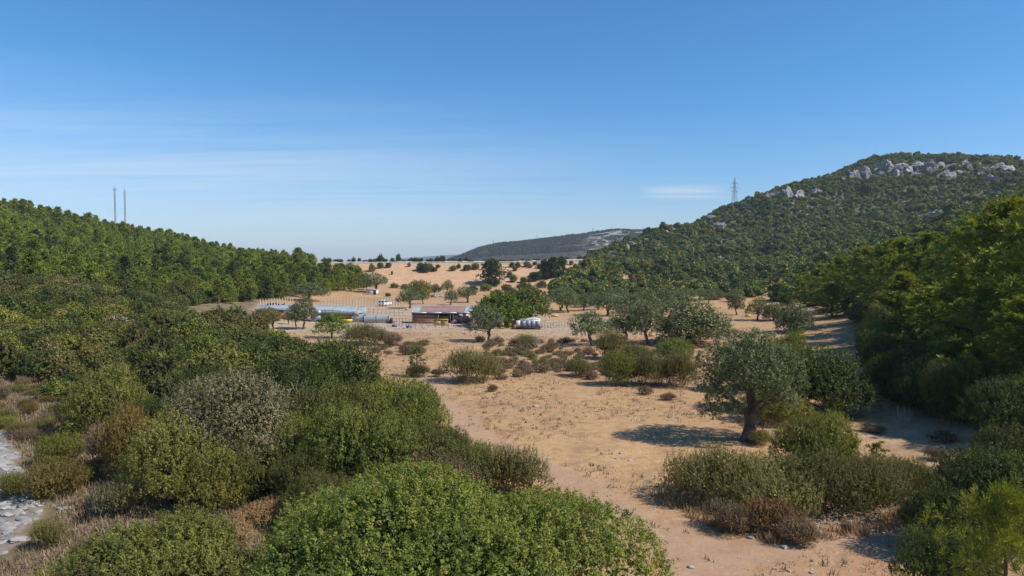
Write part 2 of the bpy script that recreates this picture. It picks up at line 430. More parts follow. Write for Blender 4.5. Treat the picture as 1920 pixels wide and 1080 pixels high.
# built things
M['zinc'] = flat_mat('galvanised_sheet', (0.40, 0.445, 0.475), 0.5, 0.25, 0.16, 1.2)
M['zinc_dull'] = flat_mat('dull_sheet', (0.25, 0.275, 0.30), 0.6, 0.2, 0.2, 1.2)
M['white'] = flat_mat('white_paint', (0.72, 0.71, 0.69), 0.6, 0, 0.1, 1.5)
M['whitetarp'] = flat_mat('white_tarp', (0.56, 0.545, 0.52), 0.6, 0, 0.15, 1.5)
M['redroof'] = flat_mat('faded_red_sheet', (0.29, 0.165, 0.155), 0.7, 0, 0.18, 0.9)
M['rustwall'] = flat_mat('rust_red_boards', (0.25, 0.115, 0.085), 0.8, 0, 0.3, 1.4)
M['redpaint'] = flat_mat('red_paint', (0.45, 0.10, 0.06), 0.6, 0, 0.2, 2)
M['pinkboard'] = flat_mat('pink_brown_board', (0.34, 0.23, 0.20), 0.8, 0, 0.15, 2)
M['orangeboard'] = flat_mat('orange_brown_board', (0.34, 0.19, 0.05), 0.7, 0, 0.2, 2)
M['yellow'] = flat_mat('yellow_plastic', (0.56, 0.38, 0.025), 0.45, 0, 0.12, 2)
M['yellowtarp'] = flat_mat('yellow_tarp', (0.72, 0.44, 0.03), 0.6, 0, 0.2, 1.5)
M['plywood'] = flat_mat('plywood', (0.46, 0.32, 0.10), 0.8, 0, 0.2, 2)
M['blue'] = flat_mat('blue_plastic', (0.07, 0.12, 0.26), 0.5, 0, 0.15, 2)
M['black'] = flat_mat('black_tarp', (0.022, 0.022, 0.026), 0.55, 0, 0.3, 2)
M['darkwood'] = flat_mat('dark_timber', (0.06, 0.042, 0.034), 0.85, 0, 0.3, 4)
M['pole'] = flat_mat('weathered_pole', (0.22, 0.17, 0.13), 0.85, 0, 0.3, 4)
M['concrete'] = flat_mat('concrete', (0.56, 0.51, 0.43), 0.85, 0, 0.15, 3)
M['roadpale'] = flat_mat('guard_rail_steel', (0.60, 0.59, 0.57), 0.6, 0.1, 0.12, 0.3)
M['asphalt'] = flat_mat('asphalt', (0.10, 0.10, 0.10), 0.85, 0, 0.15, 0.4)
M['steel'] = flat_mat('galvanised_lattice', (0.20, 0.225, 0.26), 0.55, 0.4, 0.1, 1)
M['greysheet'] = flat_mat('grey_blue_panel', (0.20, 0.235, 0.28), 0.5, 0, 0.15, 2)
M['greyframe'] = flat_mat('pale_grey_frame', (0.36, 0.375, 0.39), 0.5, 0.2, 0.1, 2)
M['carpaint'] = flat_mat('white_car_paint', (0.74, 0.75, 0.77), 0.25, 0, 0.04, 1)
M['glass'] = flat_mat('dark_car_glass', (0.03, 0.04, 0.05), 0.08, 0, 0.1, 1)
M['tyre'] = flat_mat('tyre_rubber', (0.025, 0.025, 0.025), 0.8, 0, 0.1, 1)
M['lamp'] = flat_mat('car_lamp', (0.35, 0.05, 0.04), 0.3, 0, 0.1, 1)
M['goat'] = flat_mat('black_goat_hair', (0.03, 0.024, 0.02), 0.85, 0, 0.3, 6)
M['interior'] = flat_mat('interior_shade', (0.03, 0.026, 0.024), 0.9, 0, 0.3, 2)  # near-black colour standing in for the shade inside openings

def ground_mat():
    m, n, l, out = new_mat('dry_ground')
    b = n.new('ShaderNodeBsdfPrincipled'); b.inputs['Roughness'].default_value = 0.95; b.inputs['Specular IOR Level'].default_value = 0.1
    geo = n.new('ShaderNodeNewGeometry')
    def noise(sc, det=6, ro=0.6, dist=0.0):
        z = n.new('ShaderNodeTexNoise'); z.inputs['Scale'].default_value = sc; z.inputs['Detail'].default_value = det
        z.inputs['Roughness'].default_value = ro; z.inputs['Distortion'].default_value = dist
        l.new(geo.outputs['Position'], z.inputs['Vector']); return z.outputs['Fac']
    def attr(a):
        q = n.new('ShaderNodeAttribute'); q.attribute_name = a; return q.outputs['Fac']
    def mp(v, a, b_, c=0.0, d=1.0):
        q = n.new('ShaderNodeMapRange'); q.inputs['From Min'].default_value = a; q.inputs['From Max'].default_value = b_
        q.inputs['To Min'].default_value = c; q.inputs['To Max'].default_value = d; l.new(v, q.inputs['Value']); return q.outputs[0]
    def mth(op, a, c):
        q = n.new('ShaderNodeMath'); q.operation = op
        for i, v in enumerate((a, c)):
            if isinstance(v, (int, float)): q.inputs[i].default_value = v
            else: l.new(v, q.inputs[i])
        return q.outputs[0]
    def mix(f, a, c):
        q = n.new('ShaderNodeMix'); q.data_type = 'RGBA'
        if isinstance(f, (int, float)): q.inputs['Factor'].default_value = f
        else: l.new(f, q.inputs['Factor'])
        for s, v in (('A', a), ('B', c)):
            if isinstance(v, tuple): q.inputs[s].default_value = (*v, 1)
            else: l.new(v, q.inputs[s])
        return q.outputs['Result']
    big = noise(0.045, 5); mid = noise(0.35, 7, 0.65, 0.4); fine = noise(3.2, 8, 0.7); vfine = noise(14, 4, 0.7)
    soil = mix(mp(mid, 0.35, 0.65), (0.315, 0.188, 0.108), (0.42, 0.26, 0.152))
    soil = mix(mp(big, 0.4, 0.62, 0, 0.6), soil, (0.385, 0.222, 0.118))
    straw = mix(mp(fine, 0.35, 0.65), (0.36, 0.222, 0.106), (0.55, 0.362, 0.182))
    sm = mth('MULTIPLY', attr('straw'), mp(mid, 0.30, 0.52))
    c = mix(sm, soil, straw)
    c = mix(mp(noise(0.9, 6, 0.65, 0.5), 0.50, 0.64, 0, 0.62), c, (0.25, 0.152, 0.088))
    c = mix(mp(noise(1.7, 5, 0.6), 0.58, 0.70, 0, 0.5), c, (0.55, 0.40, 0.225))
    # dark specks of litter and dung, pale specks of gravel
    c = mix(mp(fine, 0.56, 0.72, 0, 0.7), c, (0.17, 0.11, 0.07))
    c = mix(mp(vfine, 0.62, 0.78, 0, 0.5), c, (0.55, 0.46, 0.37))
    c = mix(mp(vfine, 0.40, 0.26, 0, 0.45), c, (0.16, 0.11, 0.08))
    c = mix(mp(noise(7.0, 3, 0.6), 0.60, 0.70, 0, 0.6), c, (0.20, 0.135, 0.075))
    track = mix(mp(fine, 0.35, 0.65), (0.315, 0.205, 0.145), (0.41, 0.28, 0.205))
    tm = mth('MULTIPLY', attr('track'), mp(mid, 0.25, 0.5, 0.05, 0.55))
    c = mix(tm, c, track)
    stony = mix(mp(fine, 0.4, 0.62), (0.30, 0.23, 0.18), (0.50, 0.43, 0.36))
    c = mix(mth('MULTIPLY', attr('stony'), mp(mid, 0.3, 0.55, 0.4, 1)), c, stony)
    bank = mix(mp(mid, 0.35, 0.65), (0.41, 0.245, 0.14), (0.52, 0.34, 0.205))
    bank = mix(mp(fine, 0.58, 0.72, 0, 0.35), bank, (0.24, 0.15, 0.09))
    c = mix(attr('bank'), c, bank)
    wild = mix(mp(mid, 0.35, 0.65), (0.12, 0.095, 0.05), (0.25, 0.19, 0.115))
    wild = mix(mp(fine, 0.55, 0.7, 0, 0.7), wild, (0.10, 0.10, 0.035))
    c = mix(attr('wild'), c, wild)
    hillc = mix(mp(mid, 0.4, 0.6), (0.07, 0.066, 0.035), (0.145, 0.128, 0.08))
    hillc = mix(mp(noise(0.12, 8, 0.7), 0.57, 0.66), hillc, (0.36, 0.34, 0.32))
    c = mix(attr('hill'), c, hillc)
    bed = mix(mp(fine, 0.35, 0.65), (0.13, 0.115, 0.10), (0.27, 0.25, 0.23))
    c = mix(attr('bed'), c, bed)
    l.new(c, b.inputs['Base Color'])
    bp = n.new('ShaderNodeBump'); bp.inputs['Strength'].default_value = 0.5; bp.inputs['Distance'].default_value = 0.09
    hh = mth('ADD', mth('MULTIPLY', fine, 1.0), mth('MULTIPLY', vfine, 0.35))
    l.new(hh, bp.inputs['Height']); l.new(bp.outputs[0], b.inputs['Normal'])
    l.new(b.outputs[0], out.inputs['Surface'])
    return m
M['ground'] = ground_mat()

def farhill_mat():
    m, n, l, out = new_mat('far_hill_scrub')
    b = n.new('ShaderNodeBsdfPrincipled'); b.inputs['Roughness'].default_value = 0.95; b.inputs['Specular IOR Level'].default_value = 0.05
    geo = n.new('ShaderNodeNewGeometry')
    def nz(sc, det=5, ro=0.6):
        z = n.new('ShaderNodeTexNoise'); z.inputs['Scale'].default_value = sc; z.inputs['Detail'].default_value = det; z.inputs['Roughness'].default_value = ro
        l.new(geo.outputs['Position'], z.inputs['Vector']); return z.outputs['Fac']
    f = nz(0.09, 4, 0.7); big = nz(0.006, 3)
    rp = ramp(n, [(0.38, (0.022, 0.027, 0.016)), (0.52, (0.06, 0.058, 0.036)), (0.66, (0.10, 0.085, 0.06))]); l.new(f, rp.inputs[0])
    # bare limestone patches on the right of the slope
    rk = n.new('ShaderNodeMath'); rk.operation = 'MULTIPLY'
    a = n.new('ShaderNodeMapRange'); a.inputs['From Min'].default_value = 0.50; a.inputs['From Max'].default_value = 0.57; l.new(nz(0.035, 7, 0.7), a.inputs['Value'])
    q = n.new('ShaderNodeAttribute'); q.attribute_name = 'rocky'
    l.new(a.outputs[0], rk.inputs[0]); l.new(q.outputs['Fac'], rk.inputs[1])
    mx = n.new('ShaderNodeMix'); mx.data_type = 'RGBA'; l.new(rk.outputs[0], mx.inputs['Factor']); l.new(rp.outputs[0], mx.inputs['A']); mx.inputs['B'].default_value = (0.40, 0.36, 0.32, 1)
    l.new(mx.outputs['Result'], b.inputs['Base Color'])
    bp = n.new('ShaderNodeBump'); bp.inputs['Strength'].default_value = 1.0; bp.inputs['Distance'].default_value = 6; l.new(f, bp.inputs['Height']); l.new(bp.outputs[0], b.inputs['Normal'])
    l.new(b.outputs[0], out.inputs['Surface'])
    return m
M['farhill'] = farhill_mat()
# ------------------------------------------------------------------ mesh helpers
def build_mesh(name, V, quads=None, tris=None, mats=(), midx=None, tint=None, smooth=False):
    V = np.asarray(V, np.float32).reshape(-1, 3)
    q = np.zeros((0, 4), np.int32) if quads is None else np.asarray(quads, np.int32).reshape(-1, 4)
    t = np.zeros((0, 3), np.int32) if tris is None else np.asarray(tris, np.int32).reshape(-1, 3)
    me = bpy.data.meshes.new(name)
    me.vertices.add(len(V)); me.vertices.foreach_set('co', V.ravel())
    nl = q.size + t.size; nf = len(q) + len(t)
    me.loops.add(nl); me.loops.foreach_set('vertex_index', np.concatenate([q.ravel(), t.ravel()]))
    me.polygons.add(nf)
    st = np.concatenate([np.arange(len(q)) * 4, q.size + np.arange(len(t)) * 3]).astype(np.int32)
    me.polygons.foreach_set('loop_start', st)
    if midx is not None: me.polygons.foreach_set('material_index', np.asarray(midx, np.int32))
    if smooth: me.polygons.foreach_set('use_smooth', np.ones(nf, bool) if smooth is True else np.asarray(smooth, bool))
    for m in mats: me.materials.append(m)
    if tint is not None:
        a = me.attributes.new('tint', 'FLOAT', 'FACE'); a.data.foreach_set('value', np.asarray(tint, np.float32))
    me.update(calc_edges=True)
    return me

def nrm(a):
    return a / np.maximum(np.linalg.norm(a, axis=-1, keepdims=True), 1e-9)

def leaves(Pn, Nn, size, aspect, rng, up=None):
    """one diamond quad per leaf"""
    n = len(Pn)
    ref = rng.normal(size=(n, 3)) if up is None else up + 0.5 * rng.normal(size=(n, 3))
    u = nrm(ref - (ref * Nn).sum(1, keepdims=True) * Nn)
    v = np.cross(Nn, u)
    s = np.broadcast_to(size, (n,))[:, None]
    a = np.broadcast_to(aspect, (n,))[:, None]
    V = np.stack([Pn - u * s * 0.5, Pn + v * s * a * 0.5, Pn + u * s * 0.5, Pn - v * s * a * 0.5], 1).reshape(-1, 3)
    return V, np.arange(4 * n).reshape(-1, 4)

def sph(n, rng, zmin=-1.0):
    z = rng.uniform(zmin, 1, n); a = rng.uniform(0, 2 * PI, n); r = np.sqrt(1 - z * z)
    return np.stack([r * np.cos(a), r * np.sin(a), z], 1)

def crown(blobs, dens, sub_r, n_leaf, leaf, aspect, rng, zmin=-0.35, squash=1.0, inner=40, jag=0.16, upbias=0.35, tvar=0.2, floor=None, spray=0.0, twigs=0.0):
    """blobs (k,6) -> leaf cards in clumps over the blobs; returns V, quads, tint"""
    B = np.asarray(blobs, float)
    C = []; O = []; BT = []
    for b in B:
        area = 4 * PI * ((b[3] * b[4]) ** 1.6 + (b[3] * b[5]) ** 1.6 + (b[4] * b[5]) ** 1.6) ** (1 / 1.6) / 3 ** (1 / 1.6)
        m = max(5, int(area * dens))
        d = sph(m, rng, zmin)
        rr = 1.0 - np.abs(rng.normal(0, jag, m)) + rng.uniform(-0.02, 0.08, m)
        C.append(b[:3] + d * b[3:6] * rr[:, None]); O.append(nrm(d / b[3:6])); BT.append(np.full(m, rng.normal(0, 0.10)))
    C = np.concatenate(C); O = np.concatenate(O); BT = np.concatenate(BT)
    keep = np.ones(len(C), bool)
    for b in B:
        keep &= (((C - b[:3]) / b[3:6]) ** 2).sum(1) > 0.62
    if floor is not None: keep &= C[:, 2] > floor
    C = C[keep]; O = O[keep]; BT = BT[keep]
    m = len(C)
    srad = sub_r * rng.uniform(0.6, 1.35, m)
    st = rng.normal(0.5, tvar, m) + BT
    off = nrm(rng.normal(size=(m, n_leaf, 3)) + 0.7 * O[:, None] + np.array([0, 0, upbias]))
    rad = srad[:, None, None] * (0.35 + 0.65 * np.sqrt(rng.random((m, n_leaf, 1))))
    off = off * np.array([1, 1, squash])
    # each clump is a spray of shoots that grows outward and up
    A = nrm(0.75 * O + np.array([0, 0, 0.25 + upbias]) + 0.35 * rng.normal(size=O.shape))
    slen = srad * rng.uniform(0.5, 1.6, m) * spray * 2.2
    along = rng.random((m, n_leaf, 1)) - 0.35
    taper = 1.0 - 0.55 * np.clip(along + 0.35, 0, 1) * min(1, spray)
    Pn = (C[:, None] + off * rad * taper + A[:, None] * along * slen[:, None, None]).reshape(-1, 3)
    Nn = nrm(off * 0.55 + 0.55 * O[:, None] + 0.6 * rng.normal(size=off.shape)).reshape(-1, 3)
    Up = np.repeat(A, n_leaf, 0) + 0.8 * off.reshape(-1, 3)
    tint = (st[:, None] + rng.normal(0, 0.09, (m, n_leaf))).reshape(-1)
    size = leaf * rng.uniform(0.65, 1.3, len(Pn))
    if floor is not None:
        Pn[:, 2] = np.maximum(Pn[:, 2], floor + 0.02)
    # coarser foliage inside closes the crown
    iP = []; 
    for b in B:
        k = max(6, int(inner * b[3] * b[5] * 4.5))
        d = sph(k, rng, min(zmin, -0.6))
        iP.append(b[:3] + d * b[3:6] * rng.uniform(0.45, 0.80, (k, 1)))
    iP = np.concatenate(iP)
    if floor is not None: iP = iP[iP[:, 2] > floor]
    iN = nrm(rng.normal(size=iP.shape) + np.array([0, 0, 0.3]))
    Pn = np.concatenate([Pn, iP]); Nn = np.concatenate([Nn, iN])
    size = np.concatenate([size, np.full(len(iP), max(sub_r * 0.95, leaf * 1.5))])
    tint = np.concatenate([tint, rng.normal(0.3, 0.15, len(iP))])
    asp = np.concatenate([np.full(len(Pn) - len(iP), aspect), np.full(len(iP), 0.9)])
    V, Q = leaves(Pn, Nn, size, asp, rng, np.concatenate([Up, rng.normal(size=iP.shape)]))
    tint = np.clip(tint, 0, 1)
    if twigs > 0:                       # bare shoots that stick out of the foliage
        k = rng.random(m) < twigs
        a = C[k]; d = nrm(A[k] + 0.5 * rng.normal(size=a.shape)); L = (srad[k] * rng.uniform(1.2, 3.2, k.sum()))[:, None]
        sd = nrm(np.cross(d, rng.normal(size=d.shape))) * 0.010
        e_ = a + d * L
        V2 = np.stack([a - sd, a + sd, e_ + sd * 0.4, e_ - sd * 0.4], 1).reshape(-1, 3)
        Q = np.concatenate([Q, np.arange(len(V2)).reshape(-1, 4) + len(V)]); V = np.concatenate([V, V2]); tint = np.concatenate([tint, np.zeros(len(a))])
    return V, Q, tint

def tube(path, radii, sides=7, rng=None, rough=0.0):
    path = np.asarray(path, float); n = len(path)
    V = []; Q = []
    for i in range(n):
        t = path[min(i + 1, n - 1)] - path[max(i - 1, 0)]
        t = t / max(np.linalg.norm(t), 1e-9)
        a = np.cross(t, [0.13, 1, 0.2]); a = a / np.linalg.norm(a); b = np.cross(t, a)
        ang = np.arange(sides) * 2 * PI / sides
        r = np.full(sides, radii[i])
        if rough and rng is not None: r = r * (1 + rng.uniform(-rough, rough, sides))
        V.append(path[i] + np.outer(np.cos(ang) * r, a) + np.outer(np.sin(ang) * r, b))
    for i in range(n - 1):
        for j in range(sides):
            k = (j + 1) % sides
            Q.append((i * sides + j, i * sides + k, (i + 1) * sides + k, (i + 1) * sides + j))
    return np.concatenate(V), np.array(Q)

class Geo:
    """collects quads/tris of several shapes into one mesh"""
    def __init__(self): self.V = []; self.Q = []; self.T = []; self.n = 0
    def add(self, V, Q=None, T=None):
        V = np.asarray(V, float).reshape(-1, 3)
        if Q is not None and len(Q): self.Q.append(np.asarray(Q) + self.n)
        if T is not None and len(T): self.T.append(np.asarray(T) + self.n)
        self.V.append(V); self.n += len(V); return self
    def box(self, c, s, rz=0.0, rx=0.0, ry=0.0, taper=1.0):
        x, y, z = (k / 2 for k in s)
        v = np.array([(-x, -y, -z), (x, -y, -z), (x, y, -z), (-x, y, -z), (-x * taper, -y * taper, z), (x * taper, -y * taper, z), (x * taper, y * taper, z), (-x * taper, y * taper, z)])
        mt = np.array(Euler((rx, ry, rz)).to_matrix())
        self.add(v @ mt.T + np.array(c), [(0, 3, 2, 1), (4, 5, 6, 7), (0, 1, 5, 4), (1, 2, 6, 5), (2, 3, 7, 6), (3, 0, 4, 7)]); return self
    def bar(self, a, b, r, sides=5):
        V, Q = tube([a, b], [r, r], sides)
        self.add(V, Q); return self
    def tube(self, p, r, sides=7, rng=None, rough=0.0):
        V, Q = tube(p, r, sides, rng, rough); self.add(V, Q); return self
    def mesh(self, name, mats, smooth=False):
        return build_mesh(name, np.concatenate(self.V), np.concatenate(self.Q) if self.Q else None, np.concatenate(self.T) if self.T else None, mats, smooth=smooth)

def link(o, parent=None):
    COL.objects.link(o)
    if parent is not None: o.parent = parent
    return o
def tag(o, label=None, cat=None, group=None, kind=None):
    if label: o['label'] = label
    if cat: o['category'] = cat
    if group: o['group'] = group
    if kind: o['kind'] = kind
    return o
def obj(name, me, parent=None, mat=None):
    o = bpy.data.objects.new(name, me); link(o, parent)
    if mat is not None:
        o.material_slots[0].link = 'OBJECT'; o.material_slots[0].material = mat
    return o
def empty(name, loc, rz=0.0, sc=(1, 1, 1)):
    o = bpy.data.objects.new(name, None); link(o)
    o.empty_display_size = 0.2
    o.location = loc; o.rotation_euler = (0, 0, rz); o.scale = sc
    return o
Rinv = cam.rotation_euler.to_matrix().transposed()
RM = np.array(Rinv)
def proj(x, y, z):
    q = np.stack([np.asarray(x, float), np.asarray(y, float), np.asarray(z, float) - CAM_H], -1) @ RM.T
    w = np.maximum(-q[..., 2], 0.01)
    return 960 + FPX * q[..., 0] / w, 540 - FPX * q[..., 1] / w
def seen(x, y, top, canopy=0.0, n=48):
    """is the point at height top above the ground in sight of the camera over the terrain?"""
    z = hgt(x, y) + top
    ok = np.ones(len(x), bool)
    for s in np.linspace(0.06, 0.975, n):
        ok &= (CAM_H + (z - CAM_H) * s) > hgt(x * s, y * s) + canopy * (s < 0.93)
    return ok

def wedge(rmin, rmax, amax=0.80):
    return lambda g, n: (lambda y, u: (u * y * amax, y))(rmin + (rmax - rmin) * g.random(n) ** 0.75, g.uniform(-1, 1, n))

# labels that need a place among their like: (object, photo column, wording)
RELABEL = []
ORD = ['first', 'second', 'third', 'fourth', 'fifth', 'sixth', 'seventh', 'eighth', 'ninth', 'tenth', 'eleventh', 'twelfth']
def finish_labels():
    by = {}
    for o, px, base in RELABEL: by.setdefault(base, []).append((px, o))
    for base, rows in by.items():
        rows.sort(key=lambda r: r[0])
        n = len(rows)
        for i, (px, o) in enumerate(rows):
            if n == 1: o['label'] = base
            elif i == 0: o['label'] = base + ', leftmost of these'
            elif i == n - 1: o['label'] = base + ', rightmost of these'
            else: o['label'] = base + ', %s from left' % (ORD[i] if i < 12 else '%dth' % (i + 1) if (i + 1) % 10 not in (1, 2, 3) or (i + 1) // 10 % 10 == 1 else '%d%s' % (i + 1, {1: 'st', 2: 'nd', 3: 'rd'}[(i + 1) % 10]))
# ------------------------------------------------------------------ ground sheet (one polar grid, split into its named regions)
az = np.concatenate([np.linspace(-88, -46, 50, endpoint=False), np.linspace(-46, 46, 400, endpoint=False), np.linspace(46, 88, 51)]) * PI / 180
rr = [2.0]
while rr[-1] < 8000:
    r0 = rr[-1]
    rr.append(r0 * (1.06 if r0 < 20 else 1.014 if r0 < 120 else 1.018 if r0 < 420 else 1.03 if r0 < 2600 else 1.12))
rr = np.array(rr)
na, nr = len(az), len(rr)
GX = (np.sin(az)[None] * rr[:, None]).ravel(); GY = (np.cos(az)[None] * rr[:, None]).ravel()
GZ = hgt(GX, GY)
ii, jj = np.meshgrid(np.arange(nr - 1), np.arange(na - 1), indexing='ij')
GQ = np.stack([ii * na + jj, ii * na + jj + 1, (ii + 1) * na + jj + 1, (ii + 1) * na + jj], -1).reshape(-1, 4)[:, ::-1]
gr = np.hypot(GX, GY)
base = tps(GX, GY)
d_track = np.minimum(seg_dist(GX, GY, TRACK), seg_dist(GX, GY, TRACK2) + 0.35)
d_stream = seg_dist(GX, GY, STREAM)
wob = 0.9 * fbm(GX / 2.6, GY / 2.6, 44)
A_track = 1 - sstep(0.8, 2.0, d_track + wob)
A_bed = 1 - sstep(0.4, 1.1, d_stream + wob * 1.2 - 0.35 * sstep(36, 42, GY))
A_bed *= (GX < -15)
in_emb = (GX > EMB_X0) & (GX < EMB_X1) & (GY > EMB_TOE - 8) & (GY < EMB_BACK + 14)
A_bank = sstep(EMB_TOE - 12, EMB_TOE + 4, GY) * (1 - sstep(380, 430, GY)) * sstep(EMB_X0 - 30, EMB_X0, GX) * (1 - sstep(EMB_X1 + 10, EMB_X1 + 40, GX))
right = GX > 0
rh = sstep(0.9, 3.0, base) * right * (GY < 3000) * (GX > 8)
lh = sstep(1.4, 3.5, base) * (~right) * (gr < 560)
lh2 = lh * (1 - A_bank)
# wild left bank: from the bush line by the track over to the stream and beyond
LB = np.interp(GY, [0, 24, 30, 36, 44, 52, 62, 72, 90, 120, 150, 180, 240], [3.0, 2.6, -0.5, -2.2, -4.8, -8.8, -10, -14, -27, -42, -55, -64, -58])
A_wild = np.clip(sstep(0.5, -1.5, GX - LB + wob) * (GY < 250), 0, 1)
A_wild = np.maximum(A_wild, sstep(0.7, 2.4, base) * right * (GY < 110) * 0.8) * (1 - A_bed)
A_hill = np.maximum(rh * (1 - A_bank), lh2 * sstep(80, 140, GY))
A_hill = np.where(GY > 450, np.maximum(A_hill, 0.6), A_hill)
A_stony = np.exp(-((GY - 122) / 16) ** 2) * sstep(-60, -48, GX) + 0.9 * np.exp(-((GY - 160) / 22) ** 2) * (GX > -50) * (GX < 10)
A_stony *= np.clip(0.75 + 0.9 * fbm(GX / 7, GY / 7, 17), 0, 1) * sstep(32, 18, GX)
A_stony = np.clip(A_stony + 0.35 * np.exp(-(((GX - 15.5) / 4) ** 2 + ((GY - 31) / 4) ** 2)) + 0.3 * np.exp(-(((GX - 26) / 5) ** 2 + ((GY - 45) / 5) ** 2)), 0, 1)
A_straw = np.clip(0.55 + 1.2 * fbm(GX / 14, GY / 14, 61), 0, 1) * (1 - A_wild)
fpx = 960 + FPX * GX / np.maximum(GY, 1)
A_rocky = sstep(1040, 1130, fpx + 60 * fbm(GX / 120, GY / 120, 91))
fq = lambda a: a[GQ].mean(1)
fx, fy, fb, fr = fq(GX), fq(GY), fq(base), fq(gr)
reg = np.zeros(len(GQ), int)                                     # 0 ground
reg[(fr > 900)] = 5                                              # plain
reg[(fx > 8) & (fb > 1.5) & (fr <= 900) & ~((fy > 360) & (fx < 20))] = 1
reg[(fx < -20) & (fb > 2.2) & (fy > 60) & (fr < 560)] = 2
ffar = (HOR - np.interp(fq(fpx), FAR_PX, FAR_PY)) > 0.3
reg[(fy > 1250) & (fy < 3400) & ffar & (fq(GZ) > 7.5)] = 4
reg[(fy > 4800) & (fy < 9500) & (fq(GZ) > 8.0)] = 8
emb_f = (fx > EMB_X0) & (fx < EMB_X1) & (fy > EMB_TOE - 1) & (fy < EMB_BACK + 13) & (fq(GZ) > fb + 0.25)
reg[emb_f] = 3
reg[(fq(A_track) > 0.5) & (fy < 95) & (reg == 0)] = 6
reg[(fq(A_bed) > 0.5) & (fr < 95)] = 7
NAMES = {0: 'ground', 1: 'hillside', 2: 'hillside', 3: 'embankment', 4: 'hill', 5: 'plain', 6: 'dirt_track', 7: 'stream_bed', 8: 'hill'}
LABELS = {0: 'dry sandy valley floor with straw grass', 1: 'scrub covered slope rising on the right of the valley', 2: 'pine covered slope rising on the left of the valley', 3: 'bare orange earth bank carrying the motorway',
          4: 'distant dark hill beyond the motorway', 5: 'flat land beyond the motorway', 6: 'grey dirt track beside the green bushes', 7: 'dry stream bed of white stones', 8: 'farthest low blue ridge'}
GROUND = {}
for k in range(9):
    F = GQ[reg == k]
    if not len(F): continue
    uq, inv = np.unique(F, return_inverse=True)
    me = build_mesh(NAMES[k] + '_mesh', np.stack([GX, GY, GZ], 1)[uq], inv.reshape(-1, 4), mats=[M['farhill'] if k in (4, 8) else M['ground']], smooth=True)
    for nm, arr in (('track', A_track), ('bed', A_bed), ('bank', A_bank), ('wild', A_wild), ('hill', A_hill), ('stony', A_stony), ('straw', A_straw), ('rocky', A_rocky if k == 4 else A_rocky * 0)):
        a = me.attributes.new(nm, 'FLOAT', 'POINT'); a.data.foreach_set('value', arr[uq].astype(np.float32))
    o = obj(NAMES[k], me); tag(o, LABELS[k], kind='structure')
    GROUND[k] = o
# ------------------------------------------------------------------ plant prototypes (mesh data only; shared by the placed copies)
PROTO = {}
def leafmesh(name, V, Q, t, mat): return build_mesh(name, V, Q, mats=[M[mat]], tint=t)

def dome_blobs(R, H, k, rng, lo=0.32, hi=0.52, core=0.72):
    bl = [(0, 0, H * 0.28, R * core, R * core * rng.uniform(0.85, 1.1), H * 0.60)]
    for i in range(k):
        a = i * 2.399 + rng.uniform(-0.4, 0.4); q = math.sqrt((i + 0.5) / k) * 0.66
        s = rng.uniform(lo, hi)
        bl.append((R * q * math.cos(a), R * q * math.sin(a), H * (0.16 + 0.52 * (1 - q * q)) * rng.uniform(0.68, 1.22), R * s, R * s * rng.uniform(0.85, 1.15), H * s * rng.uniform(0.75, 1.0)))
    return bl

def bush(name, R, H, k, dens, sub, nl, leaf, asp, seed, mat='mastic', **kw):
    rng = np.random.default_rng(seed)
    shape = {q: kw.pop(q) for q in ('lo', 'hi', 'core') if q in kw}
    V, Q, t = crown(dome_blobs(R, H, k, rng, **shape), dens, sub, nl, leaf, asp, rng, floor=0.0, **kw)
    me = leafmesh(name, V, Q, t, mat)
    PROTO[name] = dict(crown=me, W=2 * R, H=H * 1.02)
    return me

# great dome of mastic in the foreground, and bushes seen from close by
bush('dome', 6.6, 4.9, 30, 11.0, 0.16, 40, 0.074, 0.54, 1, twigs=0.05, jag=0.06, inner=80, tvar=0.22, upbias=0.6, spray=0.9, lo=0.20, hi=0.38, core=0.70)
bush('dome_low', 3.4, 2.9, 18, 11.0, 0.16, 36, 0.074, 0.54, 6, twigs=0.05, jag=0.09, inner=90, lo=0.22, hi=0.42, core=0.66, tvar=0.22, upbias=0.6, spray=0.9)
bush('near_a', 3.2, 3.3, 15, 9.5, 0.17, 30, 0.085, 0.44, 2, twigs=0.06, jag=0.11, upbias=0.6, spray=1.0)
bush('near_b', 3.0, 3.0, 12, 9.5, 0.17, 30, 0.085, 0.44, 3, twigs=0.08, jag=0.14, upbias=0.5, spray=1.1)
bush('near_c', 2.4, 2.1, 12, 11.0, 0.12, 24, 0.085, 0.32, 4, twigs=0.12, jag=0.20, upbias=1.0, inner=90, spray=1.6, lo=0.24, hi=0.5, core=0.60)
bush('near_d', 3.6, 2.2, 20, 10.5, 0.13, 24, 0.088, 0.32, 5, twigs=0.12, jag=0.20, upbias=1.0, inner=80, spray=1.6, lo=0.22, hi=0.46, core=0.64)
# middle distance scrub
for i in range(5):
    r_ = np.random.default_rng(40 + i)
    bush('mid_%d' % i, 2.0, 1.9 + 0.25 * i, 6 + i % 3, 7.0, 0.24, 13, 0.20, 0.6, 50 + i, mat='maquis', jag=0.15, inner=22, spray=0.9)
for i in range(3):
    bush('cushion_%d' % i, 0.6, 0.42, 4, 60.0, 0.09, 9, 0.085, 0.2, 60 + i, mat='thorn', jag=0.10, inner=120, upbias=0.8, spray=1.0)
# hillside scrub seen from half a kilometre
for i in range(5):
    bush('hill_%d' % i, 1.9, 2.1 + 0.25 * i, 4, 1.6, 0.42, 8, 0.52, 0.8, 70 + i, mat='hillscrub', jag=0.12, inner=6)
for i in range(2):
    bush('farbush_%d' % i, 2.2, 2.6, 2, 0.6, 0.8, 6, 1.0, 0.9, 80 + i, mat='farscrub', jag=0.1, inner=3)

